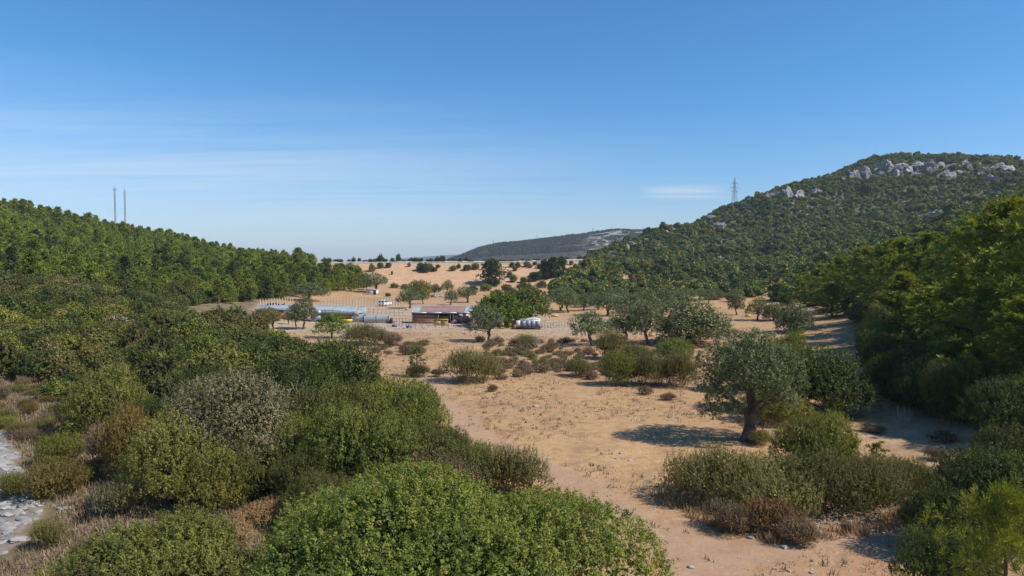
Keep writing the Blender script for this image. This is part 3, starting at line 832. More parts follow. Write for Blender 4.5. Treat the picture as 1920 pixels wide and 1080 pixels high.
def limb_path(a, b, n, rng, wob):
    a = np.array(a, float); b = np.array(b, float); L = np.linalg.norm(b - a)
    p = [a + (b - a) * s + (rng.normal(0, wob * L, 3) * math.sin(PI * s) if 0 < s < 1 else 0) for s in np.linspace(0, 1, n)]
    return p

def olive(name, W, H, trunk_h, trunk_r, k, dens, sub, nl, leaf, asp, seed, lean=0.0, mat='olive', spread=1.0, inner=14, jag=0.15, low=0.30, sides=8, upbias=0.25, spray=0.8, bs=(0.15, 0.30), boughs=None):
    rng = np.random.default_rng(seed)
    g = Geo()
    top = np.array([lean * trunk_h, 0, trunk_h])
    tp = limb_path((0, 0, -0.25), top, 6, rng, 0.05)
    g.tube(tp, [trunk_r * f for f in (1.75, 1.25, 1.0, 0.95, 0.98, 1.05)], sides + 3, rng, 0.12)
    bl = []
    for i in range(k):
        a = i * 2.399 + rng.uniform(-0.35, 0.35); q = math.sqrt((i + 0.4) / k)
        s = rng.uniform(*bs) * (1.15 - 0.25 * q)
        drop = 0.20 * (0.72 - low) * rng.random() * (q > 0.55)
        c = np.array([W / 2 * 0.74 * q * math.cos(a) * spread, W / 2 * 0.74 * q * math.sin(a), H * (low + 0.14 + (0.50 - low * 0.2) * (1 - 0.75 * q ** 2) * rng.uniform(0.70, 1.12) - drop)])
        c[0] += lean * trunk_h
        bl.append((*c, W * s, W * s, H * s * 0.80))
    if boughs: bl = boughs; k = len(bl)
    for i in range(min(k, 9)):
        b = bl[(i * 5) % k]
        mid = top + (np.array(b[:3]) - top) * 0.5 + np.array([0, 0, 0.05 * H])
        p = limb_path(top - np.array([0, 0, 0.1]), b[:3], 5, rng, 0.06)
        r0 = trunk_r * rng.uniform(0.42, 0.62)
        g.tube(p, [r0, r0 * 0.8, r0 * 0.6, r0 * 0.4, r0 * 0.15], max(5, sides - 3))
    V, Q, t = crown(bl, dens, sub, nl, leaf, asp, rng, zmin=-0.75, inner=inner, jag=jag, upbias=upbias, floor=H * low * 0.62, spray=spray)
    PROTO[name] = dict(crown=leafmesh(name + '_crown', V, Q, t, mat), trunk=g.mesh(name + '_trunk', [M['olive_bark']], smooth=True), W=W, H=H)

olive('hero_olive', 7.0, 7.1, 1.75, 0.36, 34, 10.5, 0.17, 34, 0.10, 0.32, 101, lean=0.10, inner=40, low=0.18, sides=12, boughs=[
    (0.2, 0.1, 4.7, 2.1, 2.0, 1.7), (-0.7, 0.0, 5.9, 1.45, 1.4, 1.05), (1.0, 0.3, 5.7, 1.5, 1.4, 1.15), (0.2, -0.6, 6.3, 1.0, 1.0, 0.8), (-2.1, -0.3, 4.9, 1.25, 1.3, 1.15), (-2.5, -0.5, 3.9, 0.95, 1.0, 0.9),
    (-1.8, -1.0, 2.55, 1.15, 1.1, 0.95), (-2.5, -0.7, 2.1, 0.75, 0.8, 0.7), (2.35, 0.0, 4.5, 1.2, 1.3, 1.2), (2.9, -0.2, 3.5, 0.85, 0.9, 0.9), (1.9, -0.5, 3.0, 1.15, 1.1, 0.95), (2.5, 0.4, 2.4, 0.8, 0.9, 0.65),
    (0.0, 1.8, 4.4, 1.7, 1.4, 1.4), (0.7, -1.7, 4.2, 1.3, 1.2, 1.15), (-0.6, -1.8, 4.9, 1.1, 1.0, 1.0), (1.3, -1.3, 3.2, 0.9, 0.9, 0.7), (-1.2, 1.3, 3.3, 1.1, 1.1, 0.9), (1.7, 1.4, 3.4, 1.1, 1.1, 0.9), (-1.5, -0.9, 5.8, 0.7, 0.7, 0.6), (2.1, -0.7, 5.5, 0.7, 0.7, 0.6)])
olive('oleaster', 7.8, 5.9, 1.0, 0.30, 34, 9.0, 0.15, 26, 0.105, 0.34, 102, mat='oleaster', inner=26, low=0.06, jag=0.2, spray=1.5, upbias=0.5, bs=(0.12, 0.27))
for i in range(4):
    olive('olive_%d' % i, 6.0, 6.0, 1.7, 0.24, 16 + i, 4.0, 0.27, 23, 0.175, 0.42, 110 + i, lean=(0.0, -0.35, 0.12, 0.3)[i], low=0.22, sides=6, jag=0.18, inner=8, bs=(0.13, 0.30))
olive('mulberry_0', 9.0, 7.0, 1.7, 0.26, 20, 2.2, 0.44, 16, 0.30, 0.7, 130, mat='mulberry', low=0.03, inner=7)
olive('mulberry_1', 6.0, 6.6, 1.6, 0.20, 14, 2.2, 0.44, 14, 0.28, 0.7, 131, mat='mulberry2', low=0.05, inner=6)
olive('almond', 6.0, 4.2, 1.2, 0.16, 14, 3.0, 0.32, 14, 0.20, 0.55, 132, mat='mulberry', low=0.2, inner=4)
olive('round_tree', 6.0, 5.6, 0.7, 0.22, 26, 4.0, 0.28, 20, 0.18, 0.45, 133, mat='darkgreen', low=0.0, inner=14, bs=(0.15, 0.31))
# large dark broadleaf evergreen close by (carob-like)
olive('carob', 6.4, 7.2, 0.9, 0.24, 30, 7.0, 0.20, 26, 0.125, 0.5, 134, mat='darkgreen', low=0.03, inner=24, upbias=0.9, spray=1.4, bs=(0.14, 0.28))
olive('willow', 5.2, 5.0, 0.8, 0.16, 26, 9.0, 0.15, 26, 0.10, 0.36, 135, mat='yellowgreen', low=0.04, inner=24, upbias=0.8, spray=1.5, bs=(0.13, 0.28))

def pine(name, H, R, nb, ncl, nn, nlen, nwid, clr, seed, mat, base=0.10, sides=6, cone=1.9, twig=True):
    """conifer: trunk, whorled limbs, brushes of needles along the outer limb"""
    rng = np.random.default_rng(seed)
    g = Geo()
    bend = rng.normal(0, 0.03 * H, 2)
    tp = [(bend[0] * s * s, bend[1] * s * s, H * s - 0.2) for s in np.linspace(0, 1, 7)]
    r0 = 0.018 * H + 0.03
    g.tube(tp, [r0 * (1.1 - s) for s in np.linspace(0, 1, 7)], sides)
    C = []; D = []
    for i in range(nb):
        s = base + (1 - base) * ((i + 0.5) / nb) ** 0.9
        L = R * (min(1, (1 - s) * cone + 0.12)) ** 0.75 * (0.62 + 0.38 * min(1, (s - base) * 4 + 0.25) ) * rng.uniform(0.68, 1.18)
        a = i * 2.399 + rng.uniform(-0.5, 0.5)
        el = rng.uniform(-0.10, 0.30) + 0.55 * s
        o = np.array([bend[0] * s * s, bend[1] * s * s, H * s - 0.2])
        d = np.array([math.cos(a) * math.cos(el), math.sin(a) * math.cos(el), math.sin(el)])
        sag = np.array([0, 0, 0.12 * L])
        if twig and i % 2 == 0:
            g.tube([o, o + d * L * 0.5 - sag * 0.6, o + d * L * 0.92], [r0 * 0.30 * (1.15 - s), r0 * 0.2 * (1.15 - s), 0.008], 4)
        for c in range(ncl):
            f = rng.uniform(0.30, 1.02)
            side = rng.normal(0, 0.17 * L + 0.05, 3) * (0.4 + f * 0.7); side[2] *= 0.55
            C.append(o + d * L * f + side + sag * (f * f - 0.6)); D.append(nrm(d * 0.6 + side * 0.3 + np.array([0, 0, 0.75])))
    for c in range(max(2, ncl // 2)):
        C.append(np.array([bend[0], bend[1], H - 0.25 - 0.12 * c * clr])); D.append(np.array([0, 0, 1.0]))
    C = np.array(C); D = np.array(D); m = len(C)
    st = np.clip(rng.normal(0.5, 0.16, m), 0, 1)
    dr = nrm(D[:, None] * 0.75 + rng.normal(0, 0.75, (m, nn, 3)))
    cr = clr * rng.uniform(0.6, 1.3, (m, 1, 1))
    Pn = (C[:, None] + dr * cr * rng.uniform(0.25, 1.0, (m, nn, 1))).reshape(-1, 3)
    u = dr.reshape(-1, 3)
    Nn = nrm(np.cross(u, rng.normal(size=u.shape)))
    n = len(Pn)
    s = nlen * rng.uniform(0.7, 1.25, n)[:, None]
    v = np.cross(Nn, u)
    V = np.stack([Pn - u * s * 0.5, Pn + v * s * nwid * 0.5, Pn + u * s * 0.5, Pn - v * s * nwid * 0.5], 1).reshape(-1, 3)
    Q = np.arange(4 * n).reshape(-1, 4)
    t = np.clip(np.repeat(st, nn) + rng.normal(0, 0.14, n), 0, 1)
    PROTO[name] = dict(crown=build_mesh(name + '_crown', V, Q, mats=[M[mat]], tint=t), trunk=g.mesh(name + '_trunk', [M['bark']], smooth=True), W=2 * R, H=H)

for i in range(3):
    pine('pine_near_%d' % i, 12.0, 3.5, 88, 11, 30, 0.36, 0.20, 0.40, 200 + i, 'pine')
pine('pine_young', 6.0, 2.4, 64, 12, 30, 0.20, 0.12, 0.26, 210, 'pine_bright', base=0.03)
for i in range(6):
    pine('pine_mid_%d' % i, 8.5, (2.4, 3.3, 2.7, 3.6, 2.9, 2.2)[i], (40, 48, 36, 50, 44, 34)[i], 8, 12, 0.58, 0.34, (0.45, 0.55, 0.5, 0.62, 0.42, 0.5)[i], 220 + i, 'pine', twig=False, cone=(1.25, 1.6, 1.2, 1.5, 1.3, 1.15)[i], base=(0.06, 0.05, 0.16, 0.04, 0.1, 0.2)[i])
for i in range(2):
    pine('pine_emb_%d' % i, 10.0, 4.4, 60, 10, 14, 0.75, 0.36, 0.62, 230 + i, 'pine_dark', base=0.02, twig=False)
pine('sapling', 2.0, 0.55, 16, 5, 16, 0.14, 0.22, 0.13, 240, 'pine', base=0.25)
print('proto quads', {k: len(p['crown'].polygons) for k, p in PROTO.items()}, sum(len(p['crown'].polygons) for p in PROTO.values()))

# dead, leafless bush
def bare_mesh(name, H, seed, n=26, r=0.018):
    rng = np.random.default_rng(seed); g = Geo()
    for i in range(n):
        a = rng.uniform(0, 2 * PI); el = rng.uniform(0.5, 1.4); L = H * rng.uniform(0.5, 1)
        d = np.array([math.cos(a) * math.cos(el), math.sin(a) * math.cos(el), math.sin(el)])
        e = d * L
        g.tube(limb_path((0, 0, -0.05), e, 4, rng, 0.06), [r, r * 0.8, r * 0.55, r * 0.2], 4)
        for q in range(3):
            f = rng.uniform(0.4, 0.9); e2 = d * L * f + nrm(d + rng.normal(0, 0.7, 3)) * L * 0.35
            g.tube([d * L * f, e2], [r * 0.5, r * 0.15], 3)
    return g.mesh(name, [M['deadwood']])
PROTO['bare'] = dict(crown=bare_mesh('bare_bush', 1.6, 250), W=2.0, H=1.6)

def rock_mesh(name, seed, sub=2, rough=0.35, squash=(1, 1, 0.65), mat='stone', freq=1.1):
    import bmesh
    bm = bmesh.new(); bmesh.ops.create_icosphere(bm, subdivisions=sub, radius=1.0)
    co = np.array([v.co for v in bm.verts]); rng = np.random.default_rng(seed)
    cuts = nrm(rng.normal(size=(9, 3))); lim = rng.uniform(0.55, 0.9, 9)
    f = vnoise(co[:, 0] * freq * 1.7 + seed * 3.1, co[:, 1] * freq * 1.7 + co[:, 2] * 1.3, seed) + 0.6 * vnoise(co[:, 2] * freq * 3.9 + seed, co[:, 0] * 3.1 * freq - co[:, 1] * 2.2, seed + 7)
    co = co * (1 + rough * f)[:, None]
    for c, l_ in zip(cuts, lim):
        d = co @ c; co = co - np.maximum(d - l_, 0)[:, None] * c
    if sub >= 4:
        a_, b_, c_ = co.T
        co = co * (1 + 0.22 * vnoise(a_ * 5 + seed, b_ * 5 + c_ * 4.1, seed + 3) + 0.16 * vnoise(a_ * 9 + c_ * 8, b_ * 9 - c_ * 3, seed + 5))[:, None]
    co = co * np.array(squash)
    for v, c in zip(bm.verts, co): v.co = c
    me = bpy.data.meshes.new(name); bm.to_mesh(me); bm.free(); me.materials.append(M[mat])
    return me
STONES = [rock_mesh('stone_%d' % i, 300 + i, 2, 0.3, (1, 0.8, 0.6)) for i in range(6)]
SLABS = [rock_mesh('slab_%d' % i, 320 + i, 2, 0.3, (1, 0.75, 0.32), 'streamstone') for i in range(6)]
CRAGS = [rock_mesh('crag_%d' % i, 340 + i, 4, 0.75, (1, 0.7, 0.95), 'limestone', 2.0) for i in range(6)]

# ------------------------------------------------------------------ placing
def plant(kind, name, loc, W, H, label, cat, group=None, mat=None, rz=None, sink=0.0, parts=True, bark=None):
    p = PROTO[kind]
    sx = W / p['W']; sz = H / p['H']
    rz = random.uniform(0, 2 * PI) if rz is None else rz
    loc = Vector(loc) - Vector((0, 0, sink))
    m = M[mat] if mat else None
    if 'trunk' in p and parts:
        r = empty(name, loc, rz, (sx, sx, sz)); tag(r, label, cat, group)
        obj('crown', p['crown'], r, m); obj('trunk', p['trunk'], r, bark)
        return r
    o = obj(name, p['crown'], None, m)
    o.location = loc; o.rotation_euler = (0, 0, rz); o.scale = (sx, sx, sz)
    return tag(o, label, cat, group)

def px_plant(kind, name, px, py, wpx, hpx, label, cat, group=None, **kw):
    """stand a plant on the ground point of a photo position; its size there follows from the distance"""
    q = at(px, py); s = FPX / q.y
    return plant(kind, name, q, wpx / s, hpx / s, label, cat, group, **kw)

def scatter_stuff(name, pts, rz, sc, idx, protos, label):
    """one object that instances uncountable growth on points"""
    coll = bpy.data.collections.new(name + '_source')
    for i, (k, m) in enumerate(protos):
        o = bpy.data.objects.new('%s_source_%02d' % (name, i), k)
        if m is not None:
            o.material_slots[0].link = 'OBJECT'; o.material_slots[0].material = M[m]
        coll.objects.link(o)
    me = bpy.data.meshes.new(name); n = len(pts)
    me.vertices.add(n); me.vertices.foreach_set('co', np.asarray(pts, np.float32).ravel())
    for nm, ty, arr in (('spin', 'FLOAT', rz), ('pick', 'INT', idx)):
        a = me.attributes.new(nm, ty, 'POINT'); a.data.foreach_set('value', np.asarray(arr, np.float32 if ty == 'FLOAT' else np.int32))
    a = me.attributes.new('size', 'FLOAT_VECTOR', 'POINT'); a.data.foreach_set('vector', np.asarray(sc, np.float32).ravel())
    o = bpy.data.objects.new(name, me); COL.objects.link(o)
    ng = bpy.data.node_groups.new(name + '_nodes', 'GeometryNodeTree')
    ng.interface.new_socket('Geometry', in_out='INPUT', socket_type='NodeSocketGeometry')
    ng.interface.new_socket('Geometry', in_out='OUTPUT', socket_type='NodeSocketGeometry')
    N, L = ng.nodes, ng.links
    gi = N.new('NodeGroupInput'); go = N.new('NodeGroupOutput')
    ip = N.new('GeometryNodeInstanceOnPoints'); ci = N.new('GeometryNodeCollectionInfo')
    ci.inputs['Collection'].default_value = coll
    ci.inputs['Separate Children'].default_value = True; ci.inputs['Reset Children'].default_value = True
    def na_(nm, ty):
        q = N.new('GeometryNodeInputNamedAttribute'); q.data_type = ty; q.inputs['Name'].default_value = nm; return q.outputs['Attribute']
    cx = N.new('ShaderNodeCombineXYZ'); L.new(na_('spin', 'FLOAT'), cx.inputs[2])
    er = N.new('FunctionNodeEulerToRotation'); L.new(cx.outputs[0], er.inputs[0])
    L.new(gi.outputs[0], ip.inputs['Points']); L.new(ci.outputs[0], ip.inputs['Instance'])
    ip.inputs['Pick Instance'].default_value = True
    L.new(na_('pick', 'INT'), ip.inputs['Instance Index']); L.new(er.outputs[0], ip.inputs['Rotation']); L.new(na_('size', 'FLOAT_VECTOR'), ip.inputs['Scale'])
    L.new(ip.outputs[0], go.inputs[0])
    md = o.modifiers.new('growth', 'NODES'); md.node_group = ng
    return tag(o, label, None, None, 'stuff')

def poisson(n_try, dmin, sample, ok, seed):
    """dart throwing: sample(rng,n)->x,y; ok(x,y)->mask; dmin may vary"""
    rng = np.random.default_rng(seed); cell = dmin; grid = {}; out = []
    x, y = sample(rng, n_try); k = ok(x, y); x, y = x[k], y[k]
    for a, b in zip(x, y):
        i, j = int(a // cell), int(b // cell); good = True
        for di in (-1, 0, 1):
            for dj in (-1, 0, 1):
                for (c, d) in grid.get((i + di, j + dj), ()):
                    if (a - c) ** 2 + (b - d) ** 2 < dmin * dmin: good = False; break
                if not good: break
            if not good: break
        if good: grid.setdefault((i, j), []).append((a, b)); out.append((a, b))
    return np.array(out)
# ------------------------------------------------------------------ motorway on the bank
def strip(name, x0, x1, n, y0, y1, dz0, dz1, mat, label=None, parent=None, kind=None, thick=None):
    g = Geo(); xs = np.linspace(x0, x1, n + 1)
    V = []
    for x in xs:
        c = float(crest_z(x)); V += [(x, y0, c + dz0), (x, y0, c + dz1), (x, y1, c + dz1), (x, y1, c + dz0)]
    Q = []
    for i in range(n):
        a, b = 4 * i, 4 * i + 4
        for j in range(4):
            k = (j + 1) % 4; Q.append((a + j, a + k, b + k, b + j))
    Q += [(0, 3, 2, 1), (4 * n, 4 * n + 1, 4 * n + 2, 4 * n + 3)]
    g.add(V, Q); o = obj(name, g.mesh(name, [M[mat]]), parent)
    return tag(o, label, kind=kind)
strip('road', -175, 40, 30, 326, 338, -0.3, 0.06, 'asphalt', 'motorway on top of the earth bank', kind='structure')
strip('road', -175, 40, 30, 344, 352, -0.3, 0.05, 'asphalt', 'far carriageway of the motorway', kind='structure')
def guard_rail(name, y, label, hz, post):
    r = empty(name, (0, 0, 0)); tag(r, label, 'guard rail')
    strip('rail_beam', -170, 38, 30, y, y + 0.12, hz - 0.5, hz, 'roadpale', parent=r)
    if post:
        g = Geo(); g.box((0, 0, 0), (0.14, 0.14, 1.3)); pm = g.mesh('rail_post', [M['roadpale']])
        for i in range(52):
            x = -168 + i * 4.0
            o = obj('post', pm, r); o.location = (x, y + 0.25, float(crest_z(x)) + hz - 0.68)
guard_rail('guard_rail', 324.2, 'pale steel guard rail along the near edge of the motorway', 0.85, True)
guard_rail('guard_rail', 340.0, 'pale guard rail in the middle of the motorway before the bushes', 1.1, True)
strip('kerb_wall', -170, 38, 30, 322.6, 323.3, -0.4, 0.22, 'concrete', 'low pale concrete kerb on the brow of the earth bank', kind=None)
bpy.data.objects['kerb_wall']['category'] = 'kerb'
# ------------------------------------------------------------------ pylons and masts
def lattice(g, levels, r=0.10):
    """levels: (z, half width)"""
    for (z0, w0), (z1, w1) in zip(levels[:-1], levels[1:]):
        c0 = [(-w0, -w0, z0), (w0, -w0, z0), (w0, w0, z0), (-w0, w0, z0)]; c1 = [(-w1, -w1, z1), (w1, -w1, z1), (w1, w1, z1), (-w1, w1, z1)]
        for k in range(4):
            j = (k + 1) % 4
            g.bar(c0[k], c1[j], r * 0.55, 3); g.bar(c0[j], c1[k], r * 0.55, 3); g.bar(c1[k], c1[j], r * 0.5, 3)
def make_pylon_meshes():
    H = 33.0
    lev = [(0, 3.0), (4.5, 2.55), (8.5, 2.15), (12, 1.8), (15, 1.5), (17.5, 1.25), (20, 1.0), (23, 0.85), (26, 0.7), (29, 0.55), (33, 0.08)]
    out = {}
    for k, (sx, sy) in enumerate(((-1, -1), (1, -1), (1, 1), (-1, 1))):
        g = Geo(); g.tube([(sx * w, sy * w, z) for z, w in lev], [0.14] * len(lev), 4); out['leg%d' % k] = g.mesh('pylon_leg', [M['steel']])
    g = Geo(); lattice(g, lev, 0.12); out['lattice'] = g.mesh('pylon_lattice', [M['steel']])
    for nm, z, L, w in (('lower', 18.2, 4.6, 1.2), ('middle', 22.2, 6.0, 0.95), ('upper', 26.6, 4.4, 0.7)):
        for s in (-1, 1):
            g = Geo()
            tip = (s * L, 0, z)
            for yy in (-w, w): g.bar((s * w, yy, z), tip, 0.09, 4); g.bar((s * w, yy, z + 1.5), tip, 0.09, 4)
            for f in (0.35, 0.68): g.bar((s * (w + (L - w) * f), -w * (1 - f), z), (s * (w + (L - w) * f), 0, z + 1.5 * (1 - f)), 0.06, 3)
            out[nm, s] = g.mesh('pylon_cross_arm', [M['steel']])
        g = Geo()
        for i in range(5): g.add(*tube([(0, 0, -0.32 * i), (0, 0, -0.32 * i - 0.16), (0, 0, -0.32 * i - 0.32)], [0.05, 0.16, 0.05], 6))
        out['ins'] = g.mesh('insulator', [M['greysheet']])
    return out
PY = make_pylon_meshes()
def pylon(loc, rz, sc, label, group=None):
    r = empty('electricity_pylon', loc, rz, (sc, sc, sc)); tag(r, label, 'pylon', group)
    for k in range(4): obj('leg', PY['leg%d' % k], r)
    obj('lattice', PY['lattice'], r)
    for nm, z, L in (('lower', 18.2, 4.6), ('middle', 22.2, 6.0), ('upper', 26.6, 4.4)):
        for s in (-1, 1):
            a = obj('cross_arm', PY[nm, s], r)
            i = obj('insulator', PY['ins'], a); i.location = (s * L, 0, z)
D_ = 640.0
d_ = ray(1377, 388); pz_ = CAM_H + d_.z / d_.y * D_
pylon((d_.x / d_.y * D_, D_, pz_ - 2.0), 0.35, 0.86, 'tall steel lattice electricity pylon behind the crest of the right hill')
for px, py0, lab in ((925, 461, 'faint small pylon on the left shoulder of the distant hill'), (1007, 450, 'faint small pylon on the long crest of the distant hill'), (1111, 435, 'faint small pylon near the summit of the distant hill')):
    x = (px - 960) / FPX * 1900; pylon((x, 1900, h1(x, 1900) - 0.5), 0.6, 0.5, lab, 'distant pylons')
def mast(px, top, bot, D, label, extra):
    d0 = ray(px, bot); z0 = CAM_H + d0.z / d0.y * D; zt = CAM_H + ray(px, top).z / ray(px, top).y * D
    H = zt - z0
    r = empty('antenna_mast', (d0.x / d0.y * D, D, z0), 0.3); tag(r, label, 'mast', 'pair of antenna masts')
    n = 16; lev = [(H * i / n, 0.34) for i in range(n + 1)]
    g = Geo()
    for sx, sy in ((-1, -1), (1, -1), (1, 1), (-1, 1)): g.bar((sx * .34, sy * .34, 0), (sx * .34, sy * .34, H), 0.045, 4)
    obj('mast_frame', g.mesh('mast_frame', [M['steel']]), r)
    g = Geo(); lattice(g, lev, 0.06); obj('lattice', g.mesh('mast_lattice', [M['steel']]), r)
    g = Geo(); g.bar((0, 0, H), (0, 0, H + 1.6), 0.08, 5); obj('aerial', g.mesh('aerial', [M['steel']]), r)
    if extra:
        for s in (-1, 1):
            g = Geo(); g.bar((0, 0, H - 0.5), (s * 0.8, 0, H - 0.3), 0.06, 4); g.bar((s * 0.8, 0, H - 0.6), (s * 0.8, 0, H + 0.5), 0.10, 5); obj('antenna', g.mesh('antenna', [M['steel']]), r)
    for i, zz in enumerate((0.42, 0.66, 0.82)):
        g = Geo(); g.box((0.42, -0.3, H * zz), (0.3, 0.25, 1.1)); obj('panel_antenna', g.mesh('panel_antenna', [M['greyframe']]), r)
mast(216.5, 354, 425, 390, 'thin lattice antenna mast with a forked top above the left forest', True)
mast(235, 357, 425, 400, 'thin plain lattice antenna mast right of the forked one', False)

# ------------------------------------------------------------------ corrugated sheets
def corr(w, l, n=14, amp=0.03, th=0.02):
    """corrugated panel in its own XY plane, ribs along Y"""
    m = n * 2 + 1; xs = np.linspace(-w / 2, w / 2, m); zs = amp * np.cos(np.arange(m) * PI)
    V = []; Q = []
    for y in (-l / 2, l / 2):
        for x, z in zip(xs, zs): V.append((x, y, z))
    for y in (-l / 2, l / 2):
        for x, z in zip(xs, zs): V.append((x, y, z - th))
    for i in range(m - 1):
        Q += [(i, i + 1, m + i + 1, m + i), (2 * m + i, 3 * m + i, 3 * m + i + 1, 2 * m + i + 1), (i, 2 * m + i, 2 * m + i + 1, i + 1), (m + i, m + i + 1, 3 * m + i + 1, 3 * m + i)]
    return np.array(V), np.array(Q)
def sheet(name, parent, p0, p1, p2, mat, n=10, label=None):
    """corrugated rectangle spanned by p0->p1 (across ribs) and p0->p2 (along ribs)"""
    p0, p1, p2 = (np.array(p, float) for p in (p0, p1, p2))
    a = p1 - p0; b = p2 - p0; w = np.linalg.norm(a); l = np.linalg.norm(b)
    V, Q = corr(w, l, n)
    ax = a / w; ay = b / l; azv = np.cross(ax, ay)
    c = p0 + a / 2 + b / 2
    W_ = c + V[:, :1] * ax + V[:, 1:2] * ay + V[:, 2:] * azv
    o = obj(name, Geo().add(W_, Q).mesh(name, [M[mat]]), parent)
    if label: o['label'] = label
    return o
def boxpart(name, parent, c, s, mat, rz=0, rx=0, ry=0, label=None):
    o = obj(name, Geo().box(c, s, rz, rx, ry).mesh(name, [M[mat]]), parent)
    if label: o['label'] = label
    return o

# ---- long livestock shed, left wing (local x to the right, y away)
def root_at(name, px, D, label, cat, rz=0.0, group=None):
    p = atd(px, D); r = empty(name, p, rz); return tag(r, label, cat, group)
K = 134.0 / FPX
r = root_at('livestock_shed', 512, 134, 'low grey roofed left wing of the livestock shed with white and red panels', 'shed')
r.scale = (1, 1, 0.88)
W = 8.6
for i in range(4):
    x0 = -3.5 + i * 2.1
    sheet('roof_sheet', r, (x0, -0.2, 2.15), (x0 + 2.06, -0.2, 2.15), (x0, 2.7, 2.75), 'zinc_dull' if i in (0, 3) else 'zinc', 8)
for i, (c, w) in enumerate((('redpaint', 1.1), ('white', 1.6), ('zinc', 1.7), ('redpaint', 0.9), ('white', 1.5), ('zinc_dull', 1.1))):
    x0 = -3.45 + sum((1.1, 1.6, 1.7, 0.9, 1.5, 1.1)[:i])
    boxpart('wall_panel', r, (x0 + w / 2, 0.05, 1.0 if i % 2 else 1.1), (w - 0.06, 0.07, 1.7 if i % 2 else 1.5), c)
for i in range(5): boxpart('post', r, (-3.5 + i * 2.08, -0.08, 1.08), (0.11, 0.11, 2.15), 'redpaint' if i in (1,) else 'pole')
boxpart('back_wall', r, (0.6, 2.6, 1.3), (8.2, 0.1, 2.6), 'zinc_dull')
boxpart('rail', r, (0.6, -0.12, 1.95), (8.3, 0.08, 0.12), 'white')
boxpart('gate', r, (-1.85, -0.2, 0.85), (0.35, 0.08, 1.9), 'redpaint')
# ---- middle wing with long sloping sheets
r = root_at('livestock_shed', 634, 131, 'long pale corrugated middle wing of the livestock shed', 'shed')
xs = np.linspace(-4.9, 4.7, 8)
for i in range(7):
    zf = 2.30 - 0.075 * max(0, i - 2) ** 1.45 * 0.9; zb = 2.95 - 0.075 * max(0, i - 3) ** 1.5 * 0.9
    zf1 = zf - (0.10 if i > 2 else 0.02); zb1 = zb
    sheet('roof_sheet', r, (xs[i], -0.5, zf), (xs[i + 1] - 0.03, -0.5, zf1), (xs[i], 2.6, zb), 'zinc', 6)
for i in range(6):
    sheet('front_sheet', r, (xs[i], -0.58 - 0.004 * i, 1.62 - 0.04 * i), (xs[i + 1] - 0.04, -0.58 - 0.004 * i, 1.60 - 0.045 * i), (xs[i], -0.56, 2.22 - 0.06 * max(0, i - 2)), 'zinc_dull', 6)
boxpart('white_board', r, (-4.55, -0.62, 1.95), (0.5, 0.05, 0.55), 'white')
boxpart('white_board', r, (-3.5, -0.66, 1.95), (0.62, 0.05, 0.55), 'white')
boxpart('brown_board', r, (-4.02, -0.64, 1.9), (0.5, 0.05, 0.6), 'pinkboard')
boxpart('pale_panel', r, (-4.1, -0.45, 0.95), (1.9, 0.06, 1.0), 'zinc')
boxpart('opening_shade', r, (-1.6, 0.6, 0.8), (3.0, 0.08, 1.6), 'interior')  # dark sheet painted as the shade behind the open front
boxpart('orange_gate', r, (1.35, -0.4, 1.15), (2.1, 0.07, 0.55), 'orangeboard')
boxpart('yellow_trough', r, (1.55, -0.75, 0.35), (2.3, 0.5, 0.5), 'yellow')
boxpart('fallen_board', r, (3.35, -0.72, 1.62), (1.25, 0.05, 0.62), 'pinkboard', ry=0.22)
sheet('end_sheet', r, (2.55, -0.52, 0.1), (4.85, -0.5, 0.05), (2.55, -0.5, 1.55), 'zinc', 9)
boxpart('tarred_flap', r, (4.95, -0.7, 0.7), (0.30, 0.25, 1.4), 'black', ry=0.12)
for x in (-4.85, -2.9, 0.25, 2.45, 4.72): boxpart('post', r, (x, -0.42, 0.95), (0.1, 0.1, 1.9), 'pole')
boxpart('back_wall', r, (-0.1, 2.5, 1.3), (9.5, 0.1, 2.6), 'zinc_dull')
# ---- corrugated fence
r = root_at('sheet_metal_fence', 705, 129, 'pale corrugated metal fence running right from the long shed', 'fence')
for i in range(2):
    sheet('metal_sheet', r, (-2.2 + 2.28 * i, 0.0, 0.05), (-2.2 + 2.28 * i + 2.22, 0.0, 0.05), (-2.2 + 2.28 * i, -0.03, 1.32), 'zinc', 12)
for x in (-2.22, 0.06, 2.32): boxpart('post', r, (x, -0.07, 0.72), (0.08, 0.08, 1.44), 'steel')
boxpart('rail', r, (0.05, 0.07, 0.7), (4.5, 0.06, 0.06), 'pole')
def lump(name, loc, s, mat, label, cat, rz=0, seed=1, group=None, mesh=None):
    me = mesh or rock_mesh(name, seed, 3, 0.45, (1, 1, 1), mat, 1.6)
    o = obj(name, me, None, M[mat]); o.location = loc; o.scale = s; o.rotation_euler = (0, 0, rz); return tag(o, label, cat, group)
p = atd(733, 128); lump('tarred_bundle', p + Vector((0, 0, 0.45)), (0.28, 0.3, 0.7), 'black', 'black wrapped bundle at the right end of the metal fence', 'bundle', 0, 3)
p = at(733, 606); lump('scrap_heap', p + Vector((0, 0, 0.2)), (0.75, 0.6, 0.55), 'rustwall', 'rusty brown scrap heap in front of the metal fence', 'scrap heap', 0, 4)
